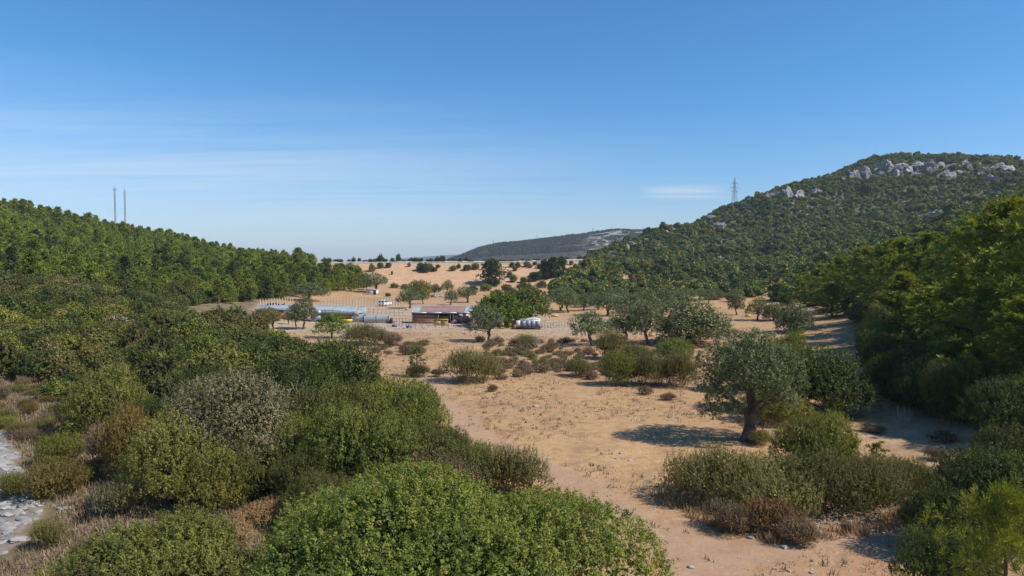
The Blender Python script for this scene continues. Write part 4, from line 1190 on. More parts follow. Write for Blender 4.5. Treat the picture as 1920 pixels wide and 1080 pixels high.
# ---- things behind the long shed
p = atd(598, 145); lump('yellow_tarpaulin', p + Vector((-0.4, 0, 0.6)), (0.85, 0.7, 1.0), 'yellowtarp', 'yellow tarpaulin over a heap behind the long shed', 'tarpaulin', 0.2, 5)
lump('white_sack_heap', p + Vector((0.85, -0.2, 0.45)), (0.75, 0.6, 0.75), 'whitetarp', 'white sacks heaped beside the yellow tarpaulin', 'sacks', 0.6, 6)
r = root_at('store_hut', 623, 146, 'tiny grey hut with one white panel behind the long shed', 'hut')
boxpart('wall', r, (-0.35, 0.6, 0.85), (1.1, 1.2, 1.7), 'pinkboard'); boxpart('door', r, (0.58, 0.02, 0.82), (0.72, 0.06, 1.6), 'white'); boxpart('roof', r, (0.05, 0.55, 1.76), (2.1, 1.6, 0.07), 'darkwood', rx=0.06)
boxpart('side_wall', r, (0.6, 0.66, 0.8), (0.76, 1.1, 1.6), 'zinc_dull')
r = root_at('open_shelter', 658, 143, 'dark open fronted shelter with flat roof behind the long shed', 'shelter')
boxpart('roof', r, (0, 0.9, 1.92), (4.9, 2.4, 0.10), 'darkwood', rx=-0.04)
for x in (-2.3, 0.0, 2.3): boxpart('post', r, (x, -0.2, 0.92), (0.13, 0.13, 1.85), 'darkwood')
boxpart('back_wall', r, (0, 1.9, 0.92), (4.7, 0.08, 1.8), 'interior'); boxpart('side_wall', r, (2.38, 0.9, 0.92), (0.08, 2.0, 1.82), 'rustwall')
boxpart('pale_panel', r, (-1.2, -0.12, 1.15), (2.0, 0.05, 0.8), 'zinc_dull'); boxpart('plank', r, (1.1, -0.1, 1.1), (0.45, 0.05, 1.0), 'plywood'); boxpart('plank', r, (1.65, -0.1, 1.1), (0.4, 0.05, 1.0), 'plywood')
# ---- red roofed shed
r = root_at('red_roofed_shed', 826, 128, 'long shed with faded red roof, pale eaves and rust red walls', 'shed', rz=-0.03)
r.scale = (1, 1, 0.86)
xs = np.linspace(-5.3, 5.7, 9)
for i in range(8):
    mt = 'zinc' if i in (0, 7) else 'redroof'
    sheet('roof_sheet', r, (xs[i], -0.14, 2.36), (xs[i + 1] - 0.02, -0.14, 2.36), (xs[i], 3.6, 3.42), mt, 7)
for i in range(4):
    boxpart('eave_strip', r, (-5.3 + 2.75 * i + 1.37, -0.20, 2.30), (2.72, 0.06, 0.24), 'zinc')
for i in range(10):
    zz = 0.3 + (i % 5) * 0.36
    if i < 5: boxpart('wall_board', r, (-2.85, 0.05 - 0.003 * (i % 2), zz), (4.7, 0.06, 0.34), 'rustwall')
boxpart('wall', r, (3.9, 0.08, 0.95), (2.9, 0.06, 1.8), 'zinc_dull')
boxpart('doorway_shade', r, (0.95, 0.9, 1.0), (2.0, 0.06, 2.0), 'interior')  # near-black panel behind the door gap, shade put into its colour
for zz in (1.25, 1.55): boxpart('rail', r, (0.75, 0.0, zz), (1.9, 0.06, 0.08), 'orangeboard')
for x in (-5.2, -0.42, 1.75, 2.3, 5.5): boxpart('post', r, (x, -0.12, 1.18), (0.11, 0.11, 2.36), 'pole')
boxpart('back_wall', r, (0.2, 3.5, 1.6), (10.8, 0.1, 3.2), 'rustwall'); boxpart('side_wall', r, (-5.2, 1.7, 1.2), (0.08, 3.5, 2.3), 'rustwall')
boxpart('brown_door', r, (3.2, -0.02, 0.8), (0.55, 0.06, 1.5), 'rustwall')
# yellow sheets and pole pen in front of it
r = root_at('yellow_pen_gate', 829, 124.5, 'low yellow plywood pen wall in front of the red roofed shed', 'pen wall')
boxpart('board', r, (-0.9, 0, 0.55), (1.2, 0.05, 0.95), 'plywood'); boxpart('board', r, (0.35, 0.02, 0.55), (1.2, 0.05, 0.95), 'plywood'); boxpart('top_rail', r, (-0.25, -0.06, 1.06), (2.6, 0.08, 0.12), 'yellow'); boxpart('trough', r, (0.75, -0.3, 0.25), (1.5, 0.3, 0.16), 'yellow')
for x in (-1.5, -0.25, 1.0): boxpart('post', r, (x, 0.07, 0.6), (0.08, 0.08, 1.2), 'pole')
def pole_fence(px0, px1, D0, D1, n, label, hh=1.15, rails=2, crooked=0.08, name='pole_fence'):
    a = atd(px0, D0); b = atd(px1, D1); r = empty(name, a); tag(r, label, 'fence')
    for i in range(n):
        s = i / (n - 1); x = (b.x - a.x) * s; y = (b.y - a.y) * s; z = h1(a.x + x, a.y + y) - a.z
        g = Geo(); g.tube([(x, y, z - 0.2), (x + random.uniform(-crooked, crooked), y, z + hh * random.uniform(0.85, 1.15))], [0.045, 0.035], 5)
        obj('post', g.mesh('post', [M['pole']]), r)
    for k in range(rails):
        g = Geo(); pts = []
        for i in range(n):
            s = i / (n - 1); x = (b.x - a.x) * s; y = (b.y - a.y) * s
            pts.append((x, y - 0.04, h1(a.x + x, a.y + y) - a.z + hh * (0.42 + 0.45 * k) + random.uniform(-0.04, 0.04)))
        g.tube(pts, [0.028] * n, 4); obj('rail', g.mesh('rail', [M['pole']]), r)
    return r
pole_fence(736, 812, 127, 125.5, 13, 'crooked pole fence of the pen left of the yellow boards', rails=3)
pole_fence(740, 880, 122, 119, 12, 'low pole fence along the stony strip in front of the red roofed shed', 0.8, 1)
pole_fence(1016, 1075, 119, 122, 12, 'weathered pole fence right of the grey panelled trailer', 1.0, 3)
pole_fence(660, 755, 150, 148, 13, 'thin wire pen fence between the two sheds', 1.3, 2)
# concrete post fences with bent tops
def bent_fence(px0, px1, D0, D1, n, label):
    a = atd(px0, D0); b = atd(px1, D1); r = empty('concrete_post_fence', a); tag(r, label, 'fence', 'concrete post fences')
    g = Geo(); g.tube([(0, 0, -0.2), (0, 0, 1.75), (0.02, -0.14, 2.0), (0.04, -0.42, 2.2)], [0.11, 0.10, 0.09, 0.075], 5); pm = g.mesh('concrete_post', [M['concrete']])
    tops = []
    for i in range(n):
        s = i / (n - 1); x = (b.x - a.x) * s; y = (b.y - a.y) * s; z = h1(a.x + x, a.y + y) - a.z
        o = obj('post', pm, r); o.location = (x, y, z); o.rotation_euler = (random.uniform(-.03, .03), random.uniform(-.03, .03), random.uniform(-.1, .1)); tops.append((x, y, z))
    for k in (0.5, 1.0, 1.5):
        g = Geo(); g.tube([(x, y - 0.09, z + k) for x, y, z in tops], [0.012] * n, 3); obj('wire', g.mesh('wire', [M['steel']]), r)
bent_fence(487, 548, 158, 172, 13, 'row of pale concrete posts with bent tops left of the wide dark olive')
bent_fence(602, 748, 172, 176, 26, 'long row of pale concrete posts right of the wide dark olive')
# ---- junk, trailer, barrels
p = at(868, 607)
lump('tarp_heap', p + Vector((0, 0.4, 0.55)), (1.25, 1.0, 1.15), 'black', 'black tarpaulin heap in the shade beside the mulberry', 'tarpaulin', 0.3, 7)
for k, (dx, dz, s, m) in enumerate(((-1.4, 0.5, 0.5, 'zinc_dull'), (-0.4, 1.55, 0.4, 'pinkboard'), (0.8, 1.5, 0.35, 'white'), (-0.1, 1.3, 0.28, 'white'), (1.3, 0.9, 0.5, 'pole'), (-1.9, 0.3, 0.45, 'rustwall'))):
    lump('junk_piece', p + Vector((dx, 0.2, dz)), (s, s * 0.8, s * 0.7), m, ('grey', 'pinkish', 'white', 'small white', 'brown', 'rusty')[k] + ' junk lying on the black tarpaulin heap', 'junk', 0.4 * k, 8 + k)
r = root_at('small_trailer', 892, 116, 'small silver trailer half hidden under the leaning olive', 'trailer')
boxpart('body', r, (0, 0, 0.75), (1.9, 1.1, 0.75), 'greyframe'); boxpart('lid', r, (0, 0, 1.15), (1.95, 1.15, 0.06), 'zinc')
for s in (-0.55, 0.55):
    g = Geo(); g.tube([(s, -0.62, 0.3), (s, -0.48, 0.3)], [0.3, 0.3], 12); obj('wheel', g.mesh('wheel', [M['tyre']]), r)
r = root_at('panelled_trailer', 991, 117.0, 'grey panelled trailer under a white tarpaulin below the mulberry', 'trailer', rz=-0.06)
boxpart('chassis', r, (0, 0.7, 0.28), (4.2, 1.7, 0.18), 'darkwood')
boxpart('body', r, (0.15, 0.75, 0.95), (3.6, 1.5, 1.15), 'greyframe')
for i in range(4): boxpart('panel', r, (-0.85 + 0.80 * i, -0.03, 0.93), (0.765, 0.05, 1.02), 'greysheet')
boxpart('side_flap', r, (-1.72, -0.02, 0.95), (0.75, 0.06, 1.1), 'whitetarp', rz=0.12)
o = obj('tarpaulin', rock_mesh('trailer_tarp', 21, 3, 0.35, (1, 1, 1), 'whitetarp', 1.4), r); o.location = (0.7, 0.9, 1.55); o.scale = (1.5, 0.9, 0.42)
o = obj('tarpaulin', rock_mesh('trailer_tarp', 22, 3, 0.35, (1, 1, 1), 'pinkboard', 1.4), r); o.location = (-0.9, 0.9, 1.52); o.scale = (0.9, 0.8, 0.25)
for s in (-1.3, 1.3):
    g = Geo(); g.tube([(s, -0.10, 0.30), (s, 0.10, 0.30)], [0.3, 0.3], 12); obj('wheel', g.mesh('wheel', [M['tyre']]), r)
def drum(px, py, mat, label, H=0.9, rr_=0.3, group=None):
    p = at(px, py); g = Geo()
    prof = [(0, 0.9), (0.02, 1.0), (0.30, 1.0), (0.33, 1.06), (0.36, 1.0), (0.64, 1.0), (0.67, 1.06), (0.70, 1.0), (0.97, 1.0), (1.0, 0.9), (1.0, 0.02)]
    V, Q = tube([(0, 0, H * z) for z, _ in prof], [rr_ * q for _, q in prof], 12); g.add(V, Q)
    o = obj('plastic_drum', g.mesh('plastic_drum', [M[mat]])); o.location = p; return tag(o, label, 'drum', group)
drum(956, 614, 'yellow', 'yellow drum nearest the grey panelled trailer', 0.8, 0.28)
drum(963, 614, 'redpaint', 'rusty red drum touching the grey panelled trailer', 0.85, 0.3)
p = at(943, 617); lump('yellow_trough', p + Vector((0, 0, 0.18)), (0.45, 0.3, 0.22), 'yellow', 'low yellow trough under the mulberry', 'trough', 0, 30)
drum(950, 611, 'yellow', 'yellow drum farther left under the mulberry', 0.85, 0.3)
def trough(px, py, L, mat, label, group=None):
    p = at(px, py); g = Geo()
    o_ = [(-L / 2, -0.28, 0.42), (L / 2, -0.28, 0.42), (L / 2, 0.28, 0.42), (-L / 2, 0.28, 0.42)]; b_ = [(-L / 2 + .08, -0.2, 0), (L / 2 - .08, -0.2, 0), (L / 2 - .08, 0.2, 0), (-L / 2 + .08, 0.2, 0)]
    i_ = [(-L / 2 + .06, -0.22, 0.42), (L / 2 - .06, -0.22, 0.42), (L / 2 - .06, 0.22, 0.42), (-L / 2 + .06, 0.22, 0.42)]; f_ = [(x * 0.96, y * 0.9, 0.08) for x, y, _ in b_]
    V = o_ + b_ + i_ + f_; Q = [(4, 7, 6, 5), (12, 13, 14, 15)]
    for k in range(4):
        j = (k + 1) % 4; Q += [(k, k + 4, j + 4, j), (k, j, 8 + j, 8 + k), (8 + k, 8 + j, 12 + j, 12 + k)]
    g.add(V, Q); o = obj('feed_trough', g.mesh('feed_trough', [M[mat]])); o.location = p; return tag(o, label, 'trough', group)
trough(740, 613, 0.95, 'blue', 'blue feed trough near the scrap heap', 'blue feed troughs')
trough(767, 615, 1.05, 'blue', 'blue feed trough in front of the pole fence', 'blue feed troughs')
trough(1040, 594, 1.5, 'yellow', 'long yellow trough right of the mulberry trees')
trough(1403, 594, 1.3, 'yellow', 'yellow board trough in the far field by the reddish tree')
trough(1221, 631, 0.8, 'yellow', 'yellow trough behind the slanting olive')
p = at(762, 583); lump('yellow_sack', p + Vector((0, 0, 0.4)), (0.4, 0.3, 0.35), 'yellow', 'yellow sack left of the red roofed shed', 'sack', 0, 31)
drum(1427, 590, 'white', 'white drum in the far field beside the reddish tree', 1.0, 0.4)
# ---- hut, vehicles
r = root_at('white_hut', 697, 232, 'small white hut under the broad dark olive near the earth bank', 'hut')
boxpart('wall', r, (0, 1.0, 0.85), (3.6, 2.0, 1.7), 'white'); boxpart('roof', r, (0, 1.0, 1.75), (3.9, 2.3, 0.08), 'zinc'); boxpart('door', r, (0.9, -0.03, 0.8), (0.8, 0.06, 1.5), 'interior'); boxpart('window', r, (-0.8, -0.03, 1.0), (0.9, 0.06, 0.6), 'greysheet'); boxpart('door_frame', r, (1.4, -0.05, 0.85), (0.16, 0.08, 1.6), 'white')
def car(px, D, rz, label, van=False):
    p = atd(px, D); r = empty('parked_car', p, rz); tag(r, label, 'car')
    L, Wd = 4.2, 1.72
    prof = [(-2.1, 0.35), (-2.12, 0.75), (-2.0, 0.95), (-1.85, 1.0), (-1.6, 1.42), (-1.3, 1.5), (0.3, 1.5), (1.05, 1.02), (1.95, 0.85), (2.1, 0.65), (2.1, 0.35)]
    n = len(prof); V = []; Q = []
    for s, k in ((-1, 1.0), (1, 1.0)):
        for x, z in prof: V.append((x, s * Wd / 2 * (1 - 0.16 * max(0, z - 0.95) / 0.55), z))
    for i in range(n):
        j = (i + 1) % n; Q.append((i, j, n + j, n + i))
    g = Geo(); g.add(V, Q)
    import mathutils
    for s in (0, 1):
        g.add([V[s * n + i] for i in range(n)], None, [(0, i, i + 1) if s else (0, i + 1, i) for i in range(1, n - 1)])
    obj('body', g.mesh('car_body', [M['carpaint']]), r)
    for s in (-1, 1):
        g = Geo(); y = s * (Wd / 2 * 0.925 + 0.012)
        g.add([(-1.62, s * 0.865, 1.04), (0.85, s * 0.865, 1.04), (0.25, s * 0.752, 1.43), (-1.42, s * 0.752, 1.43)], [(0, 1, 2, 3) if s < 0 else (0, 3, 2, 1)]); obj('window', g.mesh('side_window', [M['glass']]), r)
        for x in (-1.3, 1.3):
            g = Geo(); g.tube([(x, s * 0.70, 0.32), (x, s * 0.88, 0.32)], [0.32, 0.32], 14); w = obj('wheel', g.mesh('wheel', [M['tyre']]), r)
            g = Geo(); g.tube([(x, s * 0.875, 0.32), (x, s * 0.895, 0.32)], [0.18, 0.16], 10); obj('rim', g.mesh('rim', [M['greyframe']]), w)
    g = Geo(); g.add([(-2.0, -0.72, 0.98), (-2.0, 0.72, 0.98), (-1.64, 0.64, 1.4), (-1.64, -0.64, 1.4)], [(0, 3, 2, 1)]); q = obj('rear_window', g.mesh('rear_window', [M['glass']]), r); q.location.x = -0.03
    g = Geo(); g.add([(1.02, -0.74, 1.06), (1.02, 0.74, 1.06), (0.36, 0.66, 1.48), (0.36, -0.66, 1.48)], [(0, 1, 2, 3)]); q = obj('windscreen', g.mesh('windscreen', [M['glass']]), r); q.location.x = 0.03
    for s in (-0.65, 0.65): boxpart('tail_light', r, (-2.12, s, 0.78), (0.06, 0.25, 0.16), 'lamp')
car(721, 178, 1.25, 'small white car parked beside the concrete post fence')
r = root_at('canvas_shelter', 815, 218, 'white canvas sloping roof shelter behind the dark round olive', 'shelter')
o = obj('canvas', Geo().add([(-1.9, 0, 0.3), (-0.6, 0, 1.0), (1.6, 0.2, 1.6), (2.1, 0.5, 1.5), (-1.9, 2.5, 0.3), (-0.6, 2.5, 1.1), (1.6, 2.5, 1.7), (2.1, 2.5, 1.5)], [(0, 1, 5, 4), (1, 2, 6, 5), (2, 3, 7, 6)]).mesh('canvas', [M['whitetarp']]), r)
for x, zz in ((-0.6, 1.0), (1.6, 1.6)): boxpart('post', r, (x, 0.1, zz / 2), (0.08, 0.08, zz), 'pole')
boxpart('dark_side', r, (-0.5, 0.3, 0.4), (1.6, 0.06, 0.7), 'greysheet'); boxpart('low_wall', r, (2.9, 0.5, 0.25), (3.4, 0.3, 0.5), 'white')
p = at(1332, 628) or atd(1370, 108)
# goats resting by the shed
def goat(px, py, rz, label):
    p = at(px, py); r = empty('black_goat', p, rz); tag(r, label, 'goat', 'black goats')
    bmv = [(0, 0, 0.55), (-0.35, 0, 0.58), (0.35, 0, 0.60), (0.55, 0, 0.80), (0.72, 0, 0.78), (-0.48, 0, 0.62)]
    me = bpy.data.meshes.new('goat_body'); vs_ = list(bmv); es = [(0, 1), (0, 2), (2, 3), (3, 4), (1, 5)]; rad = [0.20, 0.19, 0.17, 0.09, 0.07, 0.05]
    for x, y in ((-0.33, 0.1), (-0.33, -0.1), (0.30, 0.1), (0.30, -0.1)):
        b = len(vs_); vs_ += [(x, y, 0.38), (x - 0.02, y, 0.2), (x, y, 0.0)]; es += [(1 if x < 0 else 2, b), (b, b + 1), (b + 1, b + 2)]; rad += [0.085, 0.05, 0.045]
    for y in (0.07, -0.07): b = len(vs_); vs_ += [(0.60, y * 1.9, 0.90)]; es += [(3, b)]; rad += [0.03]
    me.from_pydata(vs_, es, []); me.materials.append(M['goat'])
    o = obj('body', me, r); o.modifiers.new('skin', 'SKIN')
    for v, q in zip(me.skin_vertices[0].data, rad): v.radius = (q, q)
    me.skin_vertices[0].data[0].use_root = True
    s = o.modifiers.new('smooth', 'SUBSURF'); s.levels = s.render_levels = 1
for px, py, rz, lab in ((502, 575, 0.4, 'small black goat, leftmost by the concrete posts'), (509, 574.5, 2.6, 'black goat in the largest dark cluster by the concrete posts'), (512, 574, 0.2, 'black goat touching the largest dark cluster'), (521, 575, 3.0, 'black goat standing right of the dark cluster'), (530, 576, 0.9, 'small black goat nearest the olive pair')):
    goat(px, py, rz, lab)

# ------------------------------------------------------------------ rocks
RO = [(1606, 330, 30, 46), (1628, 324, 38, 50), (1648, 314, 30, 30), (1668, 312, 34, 28), (1690, 311, 34, 28), (1704, 317, 30, 24), (1722, 309, 36, 26), (1742, 311, 30, 24), (1762, 311, 26, 20), (1680, 324, 24, 16), (1716, 325, 26, 14), (1784, 310, 30, 18), (1808, 308, 32, 18), (1832, 310, 22, 12), (1868, 313, 30, 20), (1892, 317, 32, 18), (1846, 315, 20, 12),
      (1588, 322, 18, 20), (1560, 330, 16, 10), (1478, 362, 40, 36), (1500, 364, 30, 28), (1462, 366, 20, 20), (1531, 357, 24, 20), (1394, 384, 24, 30), (1408, 376, 26, 24), (1442, 367, 26, 20), (1424, 372, 16, 12), (1352, 421, 18, 12), (1332, 406, 20, 18), (1312, 412, 12, 8), (1249, 434, 16, 20), (1262, 430, 10, 10), (1189, 458, 24, 26), (1176, 464, 16, 20), (1150, 472, 18, 14), (1215, 448, 12, 10), (1276, 427, 10, 8),
      (1745, 403, 34, 14), (1765, 399, 26, 14), (1725, 406, 20, 9), (1568, 375, 14, 6), (1838, 378, 14, 8)]
for k in range(26):
    px = 1588 + 13 * k + random.uniform(-5, 5)
    RO.append((px, float(np.interp(px, [1580, 1620, 1660, 1720, 1800, 1860, 1920], [330, 309, 304, 303, 305, 311, 320])) + random.uniform(4, 24), random.uniform(14, 26), random.uniform(9, 20)))
CRAGXY = []
for k, (px, py, w, h) in enumerate(RO):
    p = at(px, py + h * 0.15)
    if p is None or p.y > 1000: p = atd(px, 700)
    s = p.y / FPX
    o = obj('rock_outcrop', CRAGS[k % 6]); o.location = p + Vector((0, 0, -0.08 * h * s)); o.scale = (w * s * 0.66, w * s * 0.5, min(h, 34) * s * (0.56 if px > 1580 else 0.50)); CRAGXY.append((p.x, p.y, w * s * 0.6)); o.rotation_euler = (random.uniform(-.2, .2), random.uniform(-.2, .2), random.uniform(0, 6.28))
    lab = 'pale limestone crag on the summit of the right hill' if px > 1580 and py < 330 else 'shaded limestone cliff on the shoulder of the right hill' if py < 370 and px < 1560 else 'limestone outcrop low on the right hill among the pines' if px > 1560 else 'small limestone outcrop along the left crest of the right hill'
    tag(o, '', 'rock outcrop', 'limestone outcrops of the right hill'); RELABEL.append((o, px, lab))
CRAGXY = np.array(CRAGXY)
# stream stones: parts of the stream bed
sb = GROUND.get(7)
rng = np.random.default_rng(91); cnt = 0
while cnt < 290 and sb is not None:
    i = rng.integers(0, len(STREAM) - 1); t = rng.random(); (ax, ay), (bx, by) = STREAM[i], STREAM[i + 1]
    x = ax + (bx - ax) * t + rng.normal(0, 0.62); y = ay + (by - ay) * t + rng.normal(0, 0.62)
    if y < 22 or y > 80 or (y > 50 and rng.random() < 0.5): continue
    s = rng.uniform(0.16, 0.55) * (1.3 if y > 38 else 0.9)
    o = obj('stone', SLABS[cnt % 6], sb); o.location = (x, y, h1(x, y) + 0.05 * s); o.scale = (s, s * rng.uniform(0.7, 1.1), s * rng.uniform(0.7, 1.1)); o.rotation_euler = (rng.uniform(-.2, .2), rng.uniform(-.2, .2), rng.uniform(0, 6.28)); cnt += 1
# single stones
def stone(px, py, wpx, label, mesh=None, flat=0.65, group=None):
    p = at(px, py); s = wpx / FPX * p.y * 0.5
    o = obj('stone', mesh or STONES[random.randrange(6)]); o.location = p + Vector((0, 0, s * flat * 0.25)); o.scale = (s, s, s * flat * 1.4); o.rotation_euler = (0, 0, random.uniform(0, 6.28)); return tag(o, label, 'rock', group)
for px, py, w, lab in [(1418, 994, 18, 'grey rounded boulder, top of the small pile by the rust shrub'), (1436, 1003, 22, 'pale grey boulder right in the small pile by the rust shrub'), (1420, 1006, 20, 'grey boulder low in the small pile by the rust shrub'), (1445, 1010, 24, 'largest grey boulder in the small pile by the rust shrub'), (1408, 1010, 16, 'small grey boulder left in the small pile by the rust shrub'),
                       (1632, 976, 26, 'pale boulder beside the dark hollow at the track fork'), (1650, 975, 16, 'small boulder right of the pale boulder at the track fork'), (1615, 982, 14, 'small dark boulder left of the pale boulder at the track fork'), (1725, 962, 16, 'grey stone by the straw cushion near the corner mastic'), (1742, 958, 16, 'flat grey stone above the straw cushion'),
                       (1302, 776, 12, 'single grey stone on the straw left of the large olive'), (1005, 763, 12, 'single grey stone on the straw of the clearing'), (983, 766, 7, 'dark small stone left of the single grey stone'), (1164, 851, 9, 'dark stone on the straw beside the track'), (1182, 864, 10, 'pale flat stone beside the track'), (1156, 860, 8, 'thin pale stone beside the track'),
                       (1230, 893, 9, 'white stone at the tip of the olive brown thicket'), (1295, 1064, 16, 'dark stone in the track at the bottom edge'), (1525, 1052, 12, 'dark angular stone on the bare dirt'), (1472, 1057, 10, 'white stone on the bare dirt'), (1732, 895, 12, 'white stone on the dirt above the corner mastic'), (1748, 898, 9, 'dark stone beside the white stone'), (1700, 880, 9, 'pale stone at the edge of the pine shade'), (1470, 1028, 18, 'pale flat slab by the round dry shrub')]:
    stone(px, py, w, lab)
stone(510, 880, 38, 'large pale boulder between the oleaster and the green bushes', flat=0.8)
bl = at(66, 706)
for k, (dx, dy, s) in enumerate(((0, 0, 0.75), (0.9, 0.2, 0.6), (-0.6, 0.4, 0.5), (1.5, -0.2, 0.4))):
    o = obj('stone', SLABS[k]); o.location = (bl.x + dx, bl.y + dy, h1(bl.x + dx, bl.y + dy) + 0.15); o.scale = (s, s, s * 1.2); o.rotation_euler = (0, 0, k); tag(o, ('largest', 'middle', 'left', 'smallest right')[k] + ' pale rock of the cluster on the bank left of the willow', 'rock')
# scatter of field stones: individuals near, gravel as stuff
def st_ok(x, y):
    px, py = proj(x, y, hgt(x, y))
    a = (px > 1380) & (px < 1640) & (py > 990) & (py < 1078)
    b = (px > 1660) & (px < 1860) & (py > 870) & (py < 1000)
    c = (px > 640) & (px < 1060) & (py > 597) & (py < 616)
    d = (px > 740) & (px < 1180) & (py > 660) & (py < 960) & (vnoise(x / 4, y / 4, 6) > 0.18)
    return a | b | c | d
sp = poisson(9000, 0.42, lambda g, n: (g.uniform(-32, 24, n), g.uniform(25, 126, n)), st_ok, 33)
RNG.shuffle(sp); print('field stones', len(sp))
for k, (x, y) in enumerate(sp[:230]):
    far = y > 95
    s = random.uniform(0.10, 0.30) if far else random.uniform(0.04, 0.13)
    o = obj('field_stone', STONES[k % 6]); o.location = (x, y, h1(x, y) + 0.2 * s); o.scale = (s, s, s); o.rotation_euler = (0, 0, random.uniform(0, 6.28))
    qx, qy = proj(x, y, 0.0); qx = float(qx); qy = float(qy)
    where = 'in the stony strip before the red roofed shed' if far and qx > 750 else 'in the stony strip before the metal fence' if far else 'on the bare dirt below the rust shrub' if qx < 1650 and qy > 985 else 'on the dirt above the corner mastic' if qx > 1640 else 'on the straw of the clearing'
    tag(o, '', 'stone', 'loose field stones'); RELABEL.append((o, qx, ('larger' if s > (0.2 if far else 0.085) else 'small') + ' loose stone ' + where))
def pebble_stuff(name, label, n, samp, ok, smin, smax, mat, seed):
    rng = np.random.default_rng(seed); x, y = samp(rng, n); k = ok(x, y); x, y = x[k], y[k]; n = len(x); z = hgt(x, y)
    s = smin + (smax - smin) * rng.random(n) ** 3
    base_ = np.array([(1, 0, 0), (0, 1, 0), (-1, 0, 0), (0, -1, 0), (0, 0, 0.8)], float)
    B = base_[None] * rng.uniform(0.6, 1.2, (n, 5, 1)) * s[:, None, None]
    a = rng.uniform(0, 6.28, n); c, s2 = np.cos(a)[:, None], np.sin(a)[:, None]
    V = np.stack([B[..., 0] * c - B[..., 1] * s2 + x[:, None], B[..., 0] * s2 + B[..., 1] * c + y[:, None], B[..., 2] + z[:, None] - 0.01], -1).reshape(-1, 3)
    T = (np.array([(0, 1, 4), (1, 2, 4), (2, 3, 4), (3, 0, 4)])[None] + 5 * np.arange(n)[:, None, None]).reshape(-1, 3)
    o = obj(name, build_mesh(name, V, tris=T, mats=[M[mat]])); return tag(o, label, kind='stuff')
def peb_ok(x, y):
    lb = np.interp(y, [0, 24, 30, 36, 44, 52, 62, 72, 90, 130], [3.0, 2.6, -0.5, -2.2, -4.8, -8.8, -10, -14, -27, -42])
    return (x > lb) & (tps(x, y) < 2.0) & ((fbm(x / 5, y / 5, 71) > 0.1) | (st_ok(x, y)) | (seg_dist(x, y, TRACK) < 1.6) & (vnoise(x, y, 9) > 0.1))
pebble_stuff('gravel', 'small stones scattered over the dry ground', 26000, wedge(24, 130), peb_ok, 0.025, 0.125, 'stone', 41)
pebble_stuff('stream_gravel', 'pale gravel of the dry stream bed', 2500, lambda g, n: (g.uniform(-52, -17, n), g.uniform(20, 72, n)), lambda x, y: seg_dist(x, y, STREAM) < 1.3, 0.04, 0.2, 'streamstone', 42)
# fallen pole and bare branch
p = at(118, 914); g = Geo(); g.tube([(-1.05, 0.15, 0.55), (0, 0, 0.5), (1.15, -0.1, 0.38)], [0.05, 0.045, 0.03], 6)
o = obj('fallen_pole', g.mesh('fallen_pole', [M['deadwood']], smooth=True)); o.location = p; tag(o, 'bleached pole lying across the dry shrubs by the stream', 'pole')
g = Geo(); rb = np.random.default_rng(5)
for k in range(5):
    e = (rb.uniform(-0.9, 1.0), rb.uniform(-0.6, 0.2), rb.uniform(0.6, 1.5)); g.tube(limb_path((0, 0, -0.6), e, 5, rb, 0.06), [0.05, 0.04, 0.03, 0.02, 0.008], 5)
o = obj('bare_branch', g.mesh('bare_branch', [M['pole']])); o.location = (-12.1, 39.6, 4.3); o.scale = (0.7, 0.7, 0.6); tag(o, 'bleached bare branch sticking out beside the oleaster crown', 'branch')
# ------------------------------------------------------------------ vegetation
# ---- close bushes of the foreground (position, width, height)
def bushw(kind, x, y, W, H, label, name='bush', mat=None, cat='bush', **kw):
    return plant(kind, name, (x, y, h1(x, y)), W, H, label, cat, mat=mat, **kw)
bushw('dome', -2.35, 20.6, 13.6, 4.7, 'huge rounded green mastic bush beside the dirt track', 'mastic_bush', 'mastic', rz=0.4)
bushw('dome_low', -11.7, 22.4, 6.9, 2.85, 'broad low light green bush beside the huge rounded mastic, on the stream side', 'mastic_bush', 'mastic_light', rz=2.1)
bushw('near_a', -7.2, 33.5, 6.4, 4.0, 'bright green bush directly behind the huge rounded mastic', 'mastic_bush', 'mastic', rz=0.3)
bushw('near_b', -4.3, 34.0, 5.2, 3.1, 'green and brown flecked bush between the huge mastic and the dirt track', 'mixed_bush', 'maquis', rz=1.2)
bushw('near_a', -6.6, 38.5, 5.8, 4.3, 'light green bush at the track edge below the tall dark evergreen', 'mastic_bush', 'mastic', rz=4.0)
bushw('near_b', -9.6, 37.5, 5.4, 4.4, 'rounded mid green bush at the foot of the dark evergreen trees', 'mastic_bush', 'maquis', rz=2.2)
bushw('near_c', 0.1, 34.2, 3.7, 2.3, 'olive brown twiggy shrub beside the dirt track behind the huge mastic', 'twiggy_shrub', 'brownscrub', rz=0.9)
bushw('near_c', -3.1, 31.2, 4.0, 2.6, 'dry brown patch of thorny shrub on top of the green bushes', 'dry_shrub', 'thorn', rz=0.2)
bushw('near_b', -9.3, 32.0, 3.4, 2.6, 'small olive green bush beside the pale boulder behind the huge mastic', 'mixed_bush', 'maquis', rz=3.2)
bushw('near_c', -4.2, 40.5, 1.3, 1.9, 'small leafless grey brown shrub between green bushes and the dirt track', 'dry_shrub', 'thorn')
